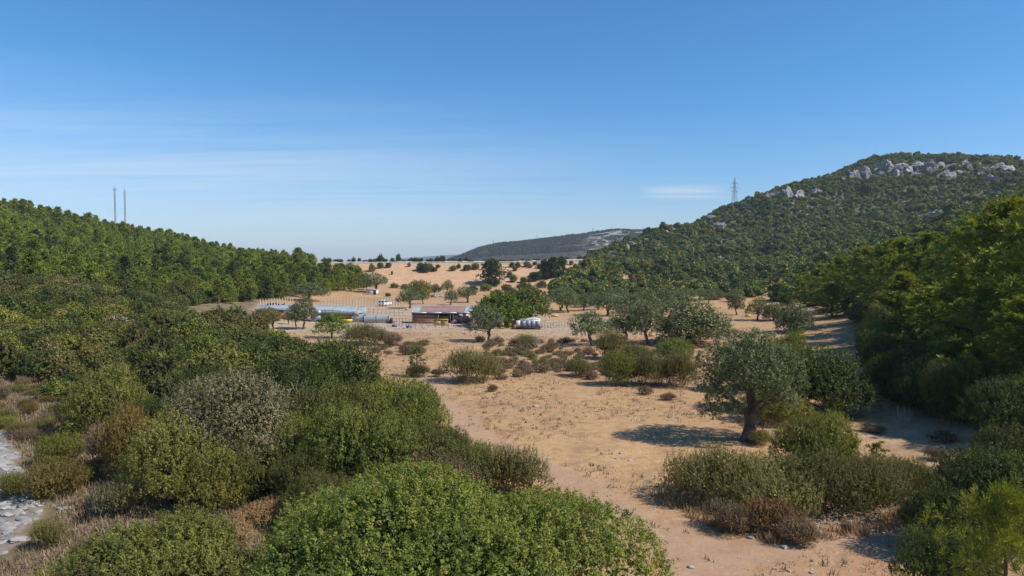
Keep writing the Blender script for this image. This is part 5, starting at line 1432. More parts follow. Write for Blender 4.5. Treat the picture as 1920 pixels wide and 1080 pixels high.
for x, y, W, H, mt, lab in [(-12.4, 33.5, 4.2, 2.6, 'maquis', 'olive green bush filling the gap between oleaster and huge mastic'), (-10.8, 35.0, 4.4, 3.4, 'mastic', 'green bush at the right foot of the oleaster'), (-8.0, 29.5, 3.6, 2.2, 'maquis', 'low olive green bush at the back rim of the huge mastic'),
                            (-17.6, 38.5, 3.8, 3.6, 'darkgreen', 'dark green bush at the left foot of the oleaster'), (-22.6, 43.0, 3.6, 2.8, 'darkgreen', 'dark green bush right of the lone willow'), (-28.6, 46.5, 3.4, 2.4, 'darkgreen', 'dark shaded bush at the left foot of the lone willow'),
                            (-18.6, 42.0, 3.6, 4.0, 'maquis', 'olive green bush between the lone willow and the oleaster'), (-6.4, 43.5, 4.2, 3.6, 'mastic', 'fresh green bush at the right foot of the tall evergreen'), (-1.9, 34.8, 3.2, 2.2, 'mastic', 'low green bush just left of the olive brown shrub by the track'), (-3.4, 39.0, 2.6, 1.9, 'maquis', 'small green brown bush on the track edge behind the dry thorny shrub')]:
    bushw('near_b', x, y, W, H, lab, 'mixed_bush', mt)
# the tall dark evergreens
def tree(kind, name, x, y, W, H, label, mat=None, cat='tree', **kw):
    return plant(kind, name, (x, y, h1(x, y)), W, H, label, cat, mat=mat, **kw)
tree('carob', 'evergreen_tree', -10.6, 45.0, 6.0, 6.9, 'tall dark green evergreen tree at the edge of the clearing, behind the light green bushes', 'darkgreen', rz=0.7)
tree('carob', 'evergreen_tree', -15.2, 47.0, 7.4, 5.4, 'broad dark green evergreen tree behind the grey green oleaster', 'darkgreen', rz=2.7)
tree('carob', 'evergreen_tree', -11.8, 41.0, 4.6, 5.6, 'dark evergreen with a bare grey branch, between the oleaster and the tall evergreen', 'darkgreen', rz=4.4)
tree('carob', 'evergreen_tree', -20.6, 47.5, 5.2, 4.8, 'dark evergreen between the yellow green willow and the oleaster', 'darkgreen', rz=1.5)
tree('oleaster', 'oleaster_tree', -14.4, 36.2, 8.6, 6.3, 'large grey green oleaster with brown tinged branches in the left foreground', 'oleaster', rz=0.5, bark=M['olive_bark'])
tree('willow', 'willow_tree', -25.7, 44.5, 5.4, 5.5, 'rounded yellow green willow standing alone above the stream bank', 'yellowgreen', rz=0.3)
tree('willow', 'willow_tree', -16.0, 32.6, 4.5, 4.7, 'yellow green willow in front of the grey oleaster', 'yellowgreen', rz=2.4)
tree('willow', 'willow_tree', -13.6, 31.8, 3.2, 3.4, 'smaller yellow green willow beneath the oleaster', 'yellowgreen', rz=4.4)
bushw('near_b', -20.0, 36.3, 3.0, 3.6, 'orange and yellow autumn shrub left of the yellow green willow', 'autumn_shrub', 'ochre', rz=1.0)
bushw('near_c', -22.2, 39.0, 3.2, 2.4, 'pale brown dry shrub left of the orange autumn shrub', 'dry_shrub', 'thorn', rz=1.9)
bushw('near_b', -25.5, 39.5, 2.6, 1.6, 'low dark green shrub at the edge of the white stream stones', 'mixed_bush', 'yellowgreen', rz=2.9)
bushw('near_c', -22.4, 34.2, 3.6, 1.6, 'ochre shrub beside the white stream stones and the fallen pole', 'autumn_shrub', 'ochre', rz=0.1)
bushw('near_c', -24.2, 33.8, 1.7, 1.2, 'bright yellow green low shrub under the end of the fallen pole', 'mixed_bush', 'yellowgreen', rz=0.7)
bushw('near_c', -20.8, 27.0, 1.5, 0.9, 'small green shrub on the white gravel near the bottom left corner', 'mixed_bush', 'yellowgreen')
bushw('near_c', -17.6, 31.2, 2.2, 1.5, 'grey leafed dry weed bush in front of the dark hollow', 'dry_shrub', 'oleaster')
bushw('near_c', -10.6, 30.2, 2.6, 0.9, 'orange straw dry grass mound behind the huge mastic', 'dry_grass_mound', 'drygrass')
bushw('near_c', -11.6, 28.2, 2.2, 0.8, 'pale straw grass mound between the two big mastic bushes', 'dry_grass_mound', 'drygrass')
# ---- right foreground
bushw('near_d', 9.6, 33.4, 5.6, 2.4, 'olive brown shrub at the left end of the thicket beside the track', 'twiggy_shrub', 'brownscrub', rz=0.2)
bushw('near_d', 12.2, 32.6, 6.4, 2.0, 'olive brown shrub in the middle of the thicket, behind the rust coloured shrub', 'twiggy_shrub', 'brownscrub', rz=2.0)
bushw('near_d', 15.3, 32.4, 6.0, 2.2, 'olive green shrub in the thicket below the dark green bush', 'twiggy_shrub', 'maquis', rz=3.5)
bushw('near_d', 17.6, 34.0, 4.8, 1.9, 'olive shrub at the right end of the thicket, around the pine saplings', 'twiggy_shrub', 'brownscrub', rz=5.0)
bushw('near_c', 19.6, 34.6, 2.5, 1.7, 'small dark olive shrub right of the thicket', 'twiggy_shrub', 'maquis', rz=1.0)
bushw('near_c', 9.3, 29.7, 2.2, 1.15, 'purple brown half of the low heathery shrub at the front of the thicket', 'heather_shrub', 'thorn', rz=0.0)
bushw('near_c', 11.0, 29.5, 2.6, 1.35, 'rust orange low heathery shrub at the front of the thicket', 'heather_shrub', 'heather', rz=1.0)
bushw('near_a', 15.9, 36.6, 4.5, 3.2, 'dark green bush standing up out of the thicket in front of the big olive', 'evergreen_bush', 'mastic', rz=1.7)
bushw('near_c', 11.7, 28.2, 1.8, 1.0, 'dry straw coloured round shrub by the grey boulders', 'dry_shrub', 'thorn')
for x, y, H, w in ((17.5, 35.9, 2.3, 1.5), (18.9, 36.2, 2.2, 1.5)):
    plant('sapling', 'pine_sapling', (x, y, h1(x, y)), w, H, 'young pine sapling with bare thin stem, %s of the pair in the thicket' % ('left' if x < 18 else 'right'), 'sapling', 'pair of pine saplings', mat='pine')
bushw('near_a', 19.6, 28.0, 5.0, 3.4, 'dark green mastic bush in the bottom right corner behind the bright pine', 'evergreen_bush', 'darkgreen', rz=0.6)
bushw('near_b', 17.0, 27.2, 3.4, 2.6, 'dark green bush with dry brown leaves at the front right corner', 'evergreen_bush', 'darkgreen', rz=2.6)
bushw('near_b', 22.8, 31.0, 4.4, 3.3, 'grey green bush at the right edge beyond the bright pine', 'evergreen_bush', 'maquis', rz=1.6)
bushw('near_b', 14.2, 22.6, 3.2, 2.6, 'shaded dark bush at the bottom edge below the bright pine', 'evergreen_bush', 'darkgreen', rz=4.6)
plant('pine_young', 'pine_tree', (12.7, 17.8, h1(12.7, 17.8)), 3.6, 5.6, 'bright yellow green young pine close by in the bottom right corner', 'tree', mat='pine_bright', rz=0.3)
# ---- big olive and the bushes behind it
tree('hero_olive', 'olive_tree', 15.0, 44.6, 7.0, 7.15, 'large grey green olive tree with thick dark trunk casting a shadow in the clearing', 'olive', rz=0.0)
bushw('near_c', 15.5, 43.6, 1.8, 0.9, 'low suckers and weeds at the foot of the large olive trunk', 'trunk_weeds', 'brownscrub', cat='weeds')
tree('carob', 'evergreen_tree', 23.2, 52.0, 6.4, 5.6, 'dark green evergreen tree just right of the large olive', 'darkgreen', rz=0.2)
bushw('near_a', 20.3, 53.5, 5.0, 4.6, 'green bush between the large olive and the dark evergreen', 'evergreen_bush', 'maquis', rz=0.2)
bushw('near_b', 18.6, 49.5, 4.6, 2.2, 'low yellowish green bush behind the large olive trunk', 'evergreen_bush', 'yellowgreen', rz=1.2)
bushw('near_a', 24.6, 62.5, 4.2, 4.6, 'mid green bush rising behind the large olive on its right', 'evergreen_bush', 'mastic', rz=2.2)
bushw('near_a', 20.8, 61.5, 4.4, 4.0, 'green bush hidden partly by the crown of the large olive', 'evergreen_bush', 'maquis', rz=0.8)
# ---- shrubs of the clearing: photo position of the foot, width, height
MS = 'shrubs of the sunny clearing'
for kind, name, px, py, w, h, mat, lab in [
    ('near_d', 'olive_brown_shrub', 888, 714, 122, 56, 'brownscrub', 'wide olive brown shrub standing alone in the middle of the clearing'),
    ('near_b', 'green_bush', 1162, 722, 76, 60, 'mastic', 'bright green round bush in the middle of the clearing'),
    ('near_d', 'olive_brown_shrub', 1215, 722, 84, 58, 'brownscrub', 'olive brown shrub just right of the bright green round bush'),
    ('near_d', 'olive_brown_shrub', 1268, 724, 88, 60, 'brownscrub', 'olive brown shrub against the left side of the large olive'),
    ('near_b', 'green_bush', 1262, 682, 84, 44, 'mastic', 'darker green bush behind the olive brown shrubs'),
    ('near_d', 'olive_brown_shrub', 1190, 682, 84, 36, 'brownscrub', 'low brownish shrub at the foot of the slanting olive'),
    ('near_c', 'olive_brown_shrub', 1143, 673, 66, 52, 'brownscrub', 'upright brown green shrub in front of the row of olives'),
    ('near_d', 'olive_brown_shrub', 1088, 706, 62, 32, 'brownscrub', 'low brown shrub left of the bright green round bush'),
    ('near_d', 'olive_brown_shrub', 690, 646, 96, 36, 'brownscrub', 'long brown shrub behind the tall evergreen near the almond tree'),
    ('near_c', 'olive_brown_shrub', 736, 648, 48, 24, 'thorn', 'dry brown shrub at the right end of the long brown shrub'),
    ('near_c', 'olive_brown_shrub', 990, 650, 52, 22, 'brownscrub', 'small olive brown shrub in front of the grey panelled trailer'),
    ('near_c', 'dry_shrub', 770, 706, 24, 14, 'thorn', 'dry brown cushion at the left foot of the juniper'),
    ('near_c', 'dry_shrub', 820, 706, 26, 14, 'thorn', 'dry brown cushion between the juniper and the wide shrub'),
    ('near_c', 'dry_shrub', 924, 734, 24, 12, 'thorn', 'round brown cushion alone on the straw below the wide shrub'),
    ('near_c', 'dry_shrub', 1253, 750, 34, 12, 'thorn', 'flat brown cushion left of the large olive'),
    ('near_c', 'dry_shrub', 1590, 840, 44, 22, 'thorn', 'straw brown cushion between large olive and shaded ground'),
    ('near_c', 'dry_shrub', 1640, 812, 40, 14, 'thorn', 'dry grass cushion in front of the dark evergreen'),
    ('near_c', 'dry_shrub', 1755, 862, 40, 20, 'thorn', 'dry cushion at the rim of the tree shade'),
    ('near_c', 'dry_shrub', 1800, 885, 70, 24, 'thorn', 'dry brown cushions above the corner mastic'),
    ('near_c', 'dry_shrub', 1590, 1000, 26, 20, 'thorn', 'small red brown cushion on bare dirt by the track'),
    ('near_c', 'dry_shrub', 1700, 972, 34, 22, 'thorn', 'straw cushion in front of the corner mastic')]:
    px_plant(kind, name, px, py, w, h, lab, 'shrub', MS, mat=mat)
px_plant('sapling', 'juniper_tree', 782, 706, 40, 58, 'small dark juniper standing upright beside the wide olive brown shrub', 'tree', mat='darkgreen')
px_plant('near_c', 'juniper_skirt', 786, 706, 46, 22, 'low dark branches spreading at the foot of the juniper', 'bush', mat='maquis')
q = at(1008, 652); plant('bare', 'bare_bush', q, 26 / FPX * q.y, 34 / FPX * q.y, 'thin leafless bush in front of the grey panelled trailer', 'bush')
q = atd(1700, 47.0); plant('bare', 'bare_bush', q, 1.6, 1.5, 'bleached leafless bush in the shade of the pines', 'bush')
q = at(1640, 882); plant('bare', 'bare_bush', q, 1.6, 1.0, 'bleached twigs beside the pine saplings', 'bush')

# ---- olives and other trees of the valley (trunk foot, crown width, height in the photo)
OG = 'olive trees of the valley grove'
OL = [
    (0, 917, 641, 70, 70, 'olive', 'leaning grey olive with twisted trunk alone in front of the sheds'),
    (1, 1112, 648, 72, 68, 'olive', 'olive with forked dark trunk, leftmost of the front row before the dark grove'),
    (2, 1171, 642, 74, 62, 'olive', 'olive with flat wide crown, second in the front row'),
    (1, 1216, 646, 66, 84, 'olive', 'olive with slanting reddish trunk left of the big dark crown'),
    (3, 1186, 608, 92, 62, 'olive', 'broad dark olive standing behind the slanting olive'),
    (0, 1140, 592, 70, 46, 'olive', 'pale olive behind the front row of the grove'),
    (2, 1240, 596, 66, 50, 'olive', 'grey olive crown above the slanting olive'),
    (3, 1050, 583, 52, 46, 'olive', 'dark olive right of the mulberry trees'),
    (1, 1066, 586, 40, 40, 'olive', 'small olive with two trunks right of the mulberry trees'),
    (2, 1094, 583, 34, 28, 'olive', 'small brownish olive in the middle of the grove'),
    (0, 1122, 581, 36, 28, 'olive', 'small flat olive in the middle of the grove'),
    (1, 1100, 576, 40, 26, 'olive', 'far olive at the foot of the scrub hill'),
    (2, 1328, 570, 32, 26, 'olive', 'small olive in the far field at the foot of the hill'),
    (3, 1310, 562, 30, 22, 'olive', 'olive at the back edge of the far field'),
    (0, 1290, 566, 36, 26, 'olive', 'olive left of the far field beside the hill'),
    (1, 1382, 590, 28, 34, 'maquis', 'thin brownish olive in the far field'),
    (2, 1420, 600, 42, 40, 'brownscrub', 'reddish brown tree in the far field near the yellow board'),
    (0, 706, 549, 52, 38, 'olive', 'broad dark olive over the white hut near the earth bank'),
    (3, 574, 564, 66, 36, 'olive', 'wide dark olive by the post fence behind the long shed'),
    (1, 557, 618, 30, 52, 'olive', 'left trunk olive of the pair in front of the long shed'),
    (2, 569, 618, 44, 60, 'olive', 'right trunk olive of the pair in front of the long shed'),
    (0, 769, 578, 44, 38, 'olive', 'dark round olive at the left end of the red roofed shed'),
    (1, 794, 570, 22, 28, 'olive', 'thin olive left of the parked white vehicle'),
    (2, 838, 549, 24, 22, 'olive', 'small dark olive at the foot of the earth bank'),
    (3, 844, 572, 24, 30, 'olive', 'thin olive behind the red roofed shed'),
    (0, 877, 567, 44, 30, 'olive', 'dark spreading olive behind the mulberry trees'),
    (2, 814, 554, 26, 20, 'darkgreen', 'dark bush tree between the yellow tree and the white vehicle'),
    (1, 542, 608, 16, 24, 'brownscrub', 'small dark leafed sapling between the olive pair and the brown trees'),
    (0, 512, 622, 40, 46, 'brownscrub', 'brown leafed tree in front of the left wing of the long shed'),
    (3, 492, 616, 50, 40, 'brownscrub', 'brownish green tree left of the brown leafed tree'),
]
for i, px, py, w, h, mat, lab in OL:
    px_plant('olive_%d' % i, 'olive_tree' if mat == 'olive' else 'small_tree', px, py, w, h, lab, 'tree', OG if mat == 'olive' else None, mat=mat, rz=random.uniform(-0.5, 0.5))
px_plant('round_tree', 'olive_tree', 1300, 645, 138, 92, 'very large dark rounded olive right of the front row', 'tree', OG, mat='olive', rz=0.3)
px_plant('round_tree', 'olive_tree', 1490, 622, 64, 60, 'grey green bushy olive at the edge of the pine shade', 'tree', OG, mat='olive', rz=1.3)
px_plant('round_tree', 'olive_tree', 1450, 600, 40, 34, 'small olive left of the grey green bushy olive', 'tree', OG, mat='olive', rz=2.3)
px_plant('mulberry_0', 'mulberry_tree', 935, 612, 104, 78, 'big bright green mulberry tree beside the junk heap', 'tree', mat='mulberry', rz=0.4)
px_plant('mulberry_1', 'mulberry_tree', 992, 604, 76, 76, 'lighter green mulberry tree above the grey panelled trailer', 'tree', mat='mulberry2', rz=1.0)
px_plant('mulberry_1', 'yellowing_tree', 785, 562, 46, 44, 'yellowing olive green tree behind the dark round olive', 'tree', mat='yellowgreen', rz=2.0)
px_plant('almond', 'almond_tree', 622, 634, 68, 42, 'bright green low almond tree in front of the long shed', 'tree', mat='mulberry', rz=0.2)
for px, py, w, h, mat, lab in [(1265, 575, 60, 34, 'olive', 'grey olive under the scrub hill, behind the very large dark olive'), (1210, 572, 52, 34, 'olive', 'far grey olive in the dark grove'),
                               (1160, 570, 46, 30, 'olive', 'far olive at the back of the dark grove'), (1345, 562, 30, 22, 'olive', 'small olive right of the far field corner'), (1378, 566, 34, 26, 'olive', 'olive at the foot of the green hill shoulder'),
                               (1075, 570, 34, 24, 'olive', 'round olive under the left spur of the scrub hill')]:
    px_plant('round_tree', 'olive_tree', px, py, w, h, lab, 'tree', OG, mat=mat)

# ---- earth bank: pines and bushes
px_plant('pine_emb_0', 'pine_tree', 922, 535, 46, 46, 'dark bushy pine on the earth bank, left one', 'tree', 'dark pines on the earth bank')
px_plant('pine_emb_1', 'pine_tree', 1034, 521, 34, 36, 'dark pine on the earth bank, second from the hill', 'tree', 'dark pines on the earth bank')
px_plant('pine_emb_0', 'pine_tree', 1052, 518, 26, 34, 'dark pine on the earth bank nearest the hill', 'tree', 'dark pines on the earth bank', rz=2.0)
px_plant('pine_emb_1', 'pine_tree', 1022, 520, 26, 30, 'low dark pine leaning against the second pine', 'tree', 'dark pines on the earth bank', rz=1.0)
EB = [(698, 509, 14, 13), (714, 503, 13, 10), (728, 502, 13, 10), (767, 500, 8, 7), (789, 508, 20, 15), (799, 511, 16, 16), (806, 508, 16, 13), (815, 509, 12, 8), (821, 502, 10, 5), (850, 507, 16, 9), (860, 503, 10, 7),
      (875, 507, 18, 10), (892, 505, 18, 12), (960, 501, 12, 8), (971, 502, 12, 10), (988, 500, 14, 9), (995, 502, 9, 6), (1003, 497, 9, 7), (1011, 503, 12, 7), (966, 508, 10, 8), (955, 520, 12, 10), (962, 529, 15, 13), (1005, 526, 28, 17),
      (981, 530, 14, 9), (994, 528, 12, 8), (1026, 523, 12, 10), (695, 531, 8, 6), (735, 515, 5, 7), (1071, 497, 9, 7), (1078, 498, 6, 4), (1015, 540, 24, 12), (985, 545, 30, 14), (950, 545, 24, 12), (910, 546, 26, 12), (885, 547, 22, 11), (740, 540, 18, 8), (758, 542, 16, 9), (800, 545, 14, 9), (1040, 548, 30, 12),
      (640, 507, 22, 12), (655, 510, 24, 14), (666, 509, 18, 11), (672, 514, 12, 8), (930, 560, 26, 14), (960, 556, 30, 16), (1000, 556, 30, 16), (728, 556, 12, 6)]
for k, (px, py, w, h) in enumerate(EB):
    red = px < 680 and py < 515
    small = w <= 9
    mat = 'heather' if red else ('brownscrub', 'darkgreen', 'maquis')[k % 3] if not small else 'thorn'
    lab = 'rust brown bush on the left end of the earth bank' if red else 'tiny dry bush on the bare slope of the earth bank' if small else ('brownish bush on the earth bank below the motorway', 'dark green bush on the earth bank below the motorway', 'mid green bush on the earth bank below the motorway')[k % 3]
    o = px_plant('mid_%d' % (k % 5), 'bank_bush', px, py, w * 0.98, h * 1.0, '', 'bush', 'bushes on the earth bank', mat=mat); RELABEL.append((o, px, lab.replace('earth bank below the motorway', 'upper earth bank' if py < 515 else 'foot of the earth bank')))

# ---- left pine forest
def fore_ok(x, y):
    b = tps(x, y); z = hgt(x, y); px, py = proj(x, y, z)
    lim = np.interp(px, [-200, 0, 100, 200, 300, 430, 520, 600, 690], [535, 535, 545, 562, 568, 573, 562, 556, 549])
    r = np.hypot(x, y)
    return (b > 0.8) & (py < lim) & (px > -160) & (px < 690) & ~((y > EMB_TOE - 22) & (x > -88 - 0.2 * (y - 280))) & seen(x, y, 7.5, 3.0)
pts = poisson(20000, 3.9, lambda g, n: (g.uniform(-300, -48, n), g.uniform(120, 470, n)), fore_ok, 5)
pz = hgt(pts[:, 0], pts[:, 1]); dist = np.hypot(pts[:, 0], pts[:, 1])
order = np.argsort(dist)
skyx, skyy = proj(pts[:, 0], pts[:, 1], pz + 8)
rest = []
n_ind = 0
print('left pines', len(pts))
for c, i in enumerate(order):
    x, y = pts[i]
    H = random.uniform(4.6, 7.8) * float(np.clip(1 + 0.55 * fbm(x / 22, y / 22, 23), 0.75, 1.25)); W = H * random.uniform(0.52, 0.80)
    if c < 285:
        kind = 'pine_mid_%d' % random.randrange(6)
        mat = 'pine' if random.random() < 0.74 else ('pine_bright' if random.random() < 0.3 else 'pine_dark')
        qx, qy = proj(x, y, pz[i] + H); qx = float(qx)
        dsk = float(qy) - np.interp(qx, [0, 100, 217, 340, 440, 520], [380, 395, 412, 437, 465, 485])
        zone = 'on the skyline' if dsk < 14 else 'high in the left forest' if dsk < 46 else 'midway up the left forest' if dsk < 88 else 'low in the left forest'
        sect = 'at the left edge' if qx < 90 else 'left of the masts' if qx < 195 else 'below the masts' if qx < 262 else 'right of the masts' if qx < 400 else 'towards the earth bank'
        o = plant(kind, 'pine_tree', (x, y, pz[i]), W, H, '', 'tree', 'pines of the left hillside forest', mat=mat)
        RELABEL.append((o, qx, ('tall ' if H > 7.2 else 'small ' if H < 5.2 else '') + {'pine': 'mid green', 'pine_bright': 'light green', 'pine_dark': 'dark'}[mat] + ' pine ' + zone + ' ' + sect))
    else:
        rest.append((x, y, pz[i] - 0.1, W / 6.0, H / 8.5))
if rest:
    rs = np.array(rest); n = len(rs)
    scatter_stuff('pine_forest', rs[:, :3], RNG.uniform(0, 6.28, n), rs[:, [3, 3, 4]], RNG.integers(0, 4, n), [(PROTO['pine_mid_%d' % k]['crown'], 'pine') for k in range(4)], 'green pine forest covering the far crest of the left hillside')
# a dead pine and pines beside the embankment
plant('bare', 'dead_tree', atd(28, 150), 3.0, 9.0, 'dead bare brown tree among the pines on the left hillside', 'tree', bark=None, mat='bark')
for px, D, H, W in [(500, 222, 8.6, 5.6), (530, 238, 9.6, 5.8), (556, 245, 10.4, 6.2), (585, 250, 10.6, 6.2), (612, 252, 9.2, 6), (640, 255, 8.0, 6), (660, 262, 7.2, 6), (520, 215, 8, 6), (480, 210, 9, 6.5), (600, 243, 8, 6), (575, 236, 8.5, 6.5), (545, 228, 8, 6), (630, 247, 7, 6), (672, 258, 7, 6)]:
    p = atd(px, D)
    o = plant('pine_mid_%d' % random.randrange(6), 'pine_tree', p, W, H, '', 'tree', 'pines beside the earth bank', mat='pine')
    RELABEL.append((o, px, ('tall' if H > 9 else 'lower') + ' green pine in the group behind the post fence'))

# ---- right slope: pines close by, crown top given in the photo
RP = [(1510, 512, 165, 58), (1545, 496, 150, 78), (1585, 482, 135, 86), (1622, 466, 124, 96), (1660, 452, 110, 108), (1702, 449, 100, 116), (1745, 442, 92, 128), (1790, 430, 84, 140), (1836, 408, 72, 160), (1890, 382, 58, 210), (1965, 372, 50, 240),
      (1686, 512, 82, 112), (1745, 540, 70, 130), (1806, 520, 62, 150), (1870, 540, 52, 180), (1935, 560, 44, 200), (1668, 548, 104, 84), (1562, 534, 126, 76), (1480, 546, 172, 52), (1530, 545, 150, 60), (1672, 590, 86, 90), (1715, 640, 62, 110), (1790, 640, 52, 140),
      (1855, 460, 78, 150), (1770, 480, 96, 120), (1920, 470, 62, 170), (2010, 430, 55, 220), (2040, 560, 42, 240)]
for k, (px, top, D, w) in enumerate(RP):
    p = atd(px, D); zt = CAM_H + (HOR - top) / FPX * D
    H = max(3.5, zt - p.z); W = w / FPX * D
    lit = px > 1650 and top < 520
    H = min(H, 17)
    o = plant('pine_near_%d' % (k % 3), 'pine_tree', (p.x, p.y, zt - H), W, H, '', 'tree', 'pines on the right slope', mat='pine' if k % 2 == 0 else 'pine_bright', sink=0.1)  # alternate trees get brighter needles standing in for sunlit crowns
    RELABEL.append((o, px, ('darker' if k % 2 == 0 else 'light green') + ' pine ' + ('along the top of the right slope' if k < 11 or top < 500 else 'low on the right slope beside the field' if px < 1660 else 'inside the shaded right slope')))
# dark understorey beneath them
us = poisson(2500, 2.6, lambda g, n: (g.uniform(22, 75, n), g.uniform(34, 130, n)),
             lambda x, y: (x > np.interp(y, [34, 44, 52, 60, 80, 100, 130], [29, 30.5, 30, 31.5, 40.8, 50.5, 63])) & (x < np.interp(y, [34, 130], [42, 92])) & (tps(x, y) > 0.3), 8)
for k, (x, y) in enumerate(us[:170]):
    dk = random.random() < 0.6
    qx, qy = proj(x, y, 1.5); qx = float(qx)
    o = plant('mid_%d' % (k % 5), 'understorey_shrub', (x, y, h1(x, y)), random.uniform(3, 5), random.uniform(2, 3.8), '', 'shrub', 'shrubs under the right slope pines', mat='darkgreen' if dk else 'maquis')
    RELABEL.append((o, qx, ('dark green' if dk else 'olive green') + ' shrub in the shade ' + ('just above the corner mastic' if y < 48 else 'right of the large olive' if y < 66 else 'beside the sunny field corner' if y < 92 else 'deep under the right slope pines')))
for px, D, W, H, mat in [(1790, 47, 4.2, 3.4, 'maquis'), (1650, 74, 4.5, 3.2, 'mastic'), (1665, 63, 5, 3.6, 'darkgreen'), (1690, 55, 5.2, 3.8, 'darkgreen'), (1745, 50, 5, 3.6, 'darkgreen'), (1850, 45, 5, 3.6, 'darkgreen'), (1900, 41, 5, 3.4, 'darkgreen'), (1655, 80, 4, 4.4, 'maquis')]:
    p = atd(px, D); o = plant('near_a', 'understorey_shrub', p, W, H, '', 'shrub', 'large shrubs at the edge of the pine shade', mat=mat); RELABEL.append((o, px, ('large dark' if mat == 'darkgreen' else 'large lighter green') + ' shrub at the lower edge of the right slope pines'))

# ---- right hill: maquis cover
def hill_ok(x, y):
    b = tps(x, y); px, py = proj(x, y, hgt(x, y))
    lim = np.interp(px, [980, 1040, 1100, 1200, 1300, 1400, 1480, 1560, 2000], [552, 560, 562, 560, 556, 560, 570, 560, 500])
    flank = px > np.interp(py, [480, 487, 510, 540, 556], [1104, 1100, 1072, 1040, 1034])
    return ((b > 0.9) | ((y > 205) & (b > -1))) & flank & (px < 2010) & (py < lim) & (y > 110) & seen(x, y, 2.6, 0.6)
hp = poisson(90000, 2.5, lambda g, n: (g.uniform(8, 620, n), g.uniform(120, 800, n)), hill_ok, 9)
hz = hgt(hp[:, 0], hp[:, 1]); hd = np.hypot(hp[:, 0], hp[:, 1]); order = np.argsort(hd)
patchy = fbm(hp[:, 0] / 30, hp[:, 1] / 30, 77)
print('hill shrubs', len(hp))
rest = []
for c, i in enumerate(order):
    x, y = hp[i]
    W = random.uniform(1.8, 4.4) * (1.45 if patchy[i] > 0.15 else 1.0) * (1.5 if random.random() < 0.05 else 1.0); H = W * random.uniform(0.5, 0.85)
    if patchy[i] < -0.42 and random.random() < 0.5: continue
    if np.any((np.abs(CRAGXY[:, 0] - x) < CRAGXY[:, 2]) & (y < CRAGXY[:, 1] + CRAGXY[:, 2] * 0.15) & (y > CRAGXY[:, 1] - CRAGXY[:, 2] * 0.6 - 1.5)): continue
    if c < 280:
        mat = ('hillscrub', 'hillscrub', 'maquis', 'darkgreen')[random.randrange(4)]
        qx, qy = proj(x, y, hz[i] + 1); qx = float(qx); qy = float(qy)
        sect = 'by the left spur' if qx < 1090 else 'behind the olive grove' if qx < 1290 else 'behind the far field' if qx < 1450 else 'behind the pines'
        zone = 'at the right hill foot' if qy > 545 else 'low on the right hill' if qy > 520 else 'partway up the right hill'
        o = plant('hill_%d' % random.randrange(5), 'hillside_shrub', (x, y, hz[i] - 0.2), W, H, '', 'shrub', 'shrubs at the foot of the right hill', mat=mat)
        RELABEL.append((o, qx, ('wide ' if W > 4.3 else 'small ' if W < 3.4 else '') + {'hillscrub': 'brownish', 'maquis': 'olive green', 'darkgreen': 'dark green'}[mat] + ' shrub ' + zone + ' ' + sect))
    else:
        rest.append((x, y, hz[i] - 0.25, W / 3.8, H / 2.6, patchy[i]))
rs = np.array(rest); n = len(rs)
pick = np.where(RNG.random(n) + rs[:, 5] * 0.6 > 0.72, RNG.integers(5, 8, n), RNG.integers(0, 5, n))
pick = np.where(RNG.random(n) < 0.10, 8, pick)
scatter_stuff('hillside_scrub', rs[:, :3], RNG.uniform(0, 6.28, n), rs[:, [3, 3, 4]], pick,
              [(PROTO['hill_%d' % k]['crown'], 'hillscrub') for k in range(5)] + [(PROTO['hill_%d' % k]['crown'], 'maquis') for k in range(2)] + [(PROTO['hill_1']['crown'], 'darkgreen'), (PROTO['hill_3']['crown'], 'yellowgreen')],
              'mixed brown and green scrub covering the right hill')
# ---- far hill scrub
def far_ok(x, y):
    z = hgt(x, y); px, py = proj(x, y, z)
    return (px > 840) & (px < 1260) & (z > 9) & (vnoise(x / 60, y / 60, 13) - 0.5 * sstep(1040, 1130, px) * (vnoise(x / 25, y / 25, 14) > -0.22) > -0.38)
fp = poisson(26000, 6.0, lambda g, n: (g.uniform(-250, 520, n), g.uniform(1450, 2050, n)), far_ok, 12)
n = len(fp); print('far scrub', n)
fz = hgt(fp[:, 0], fp[:, 1])
s_ = RNG.uniform(0.9, 1.9, n)
scatter_stuff('far_scrub', np.c_[fp, fz - 0.3], RNG.uniform(0, 6.28, n), np.c_[s_, s_, s_ * 0.7], RNG.integers(0, 2, n), [(PROTO['farbush_%d' % k]['crown'], None) for k in range(2)], 'dark scrub covering the distant hill')

# ---- left bank maquis
def wild_ok(x, y):
    px, py = proj(x, y, hgt(x, y))
    lb = np.interp(y, [36, 44, 52, 62, 72, 90, 120, 150, 180, 240], [-6.5, -9.8, -12.8, -14, -18, -31, -46, -58, -66, -64])
    lim = np.interp(px, [0, 100, 200, 300, 430, 520, 690], [530, 540, 558, 564, 570, 560, 549])
    bare = ((px > 335) & (py > 560) & (py < 612) & (px < 620) & (x > -68)) | ((px > 290) & (px < 340) & (py > 645) & (py < 668))
    return (x < lb) & (px > -170) & (py > lim - 6) & (py < np.interp(px, [-170, 0, 120, 260, 420, 600], [700, 705, 760, 790, 745, 700])) & ~bare & (seg_dist(x, y, STREAM) > 2.5)
wp = poisson(14000, 2.25, lambda g, n: (g.uniform(-120, -8, n), g.uniform(40, 200, n)), wild_ok, 14)
wd = np.hypot(wp[:, 0], wp[:, 1]); order = np.argsort(wd); print('left maquis', len(wp))
wpat = fbm(wp[:, 0] / 14, wp[:, 1] / 14, 88)
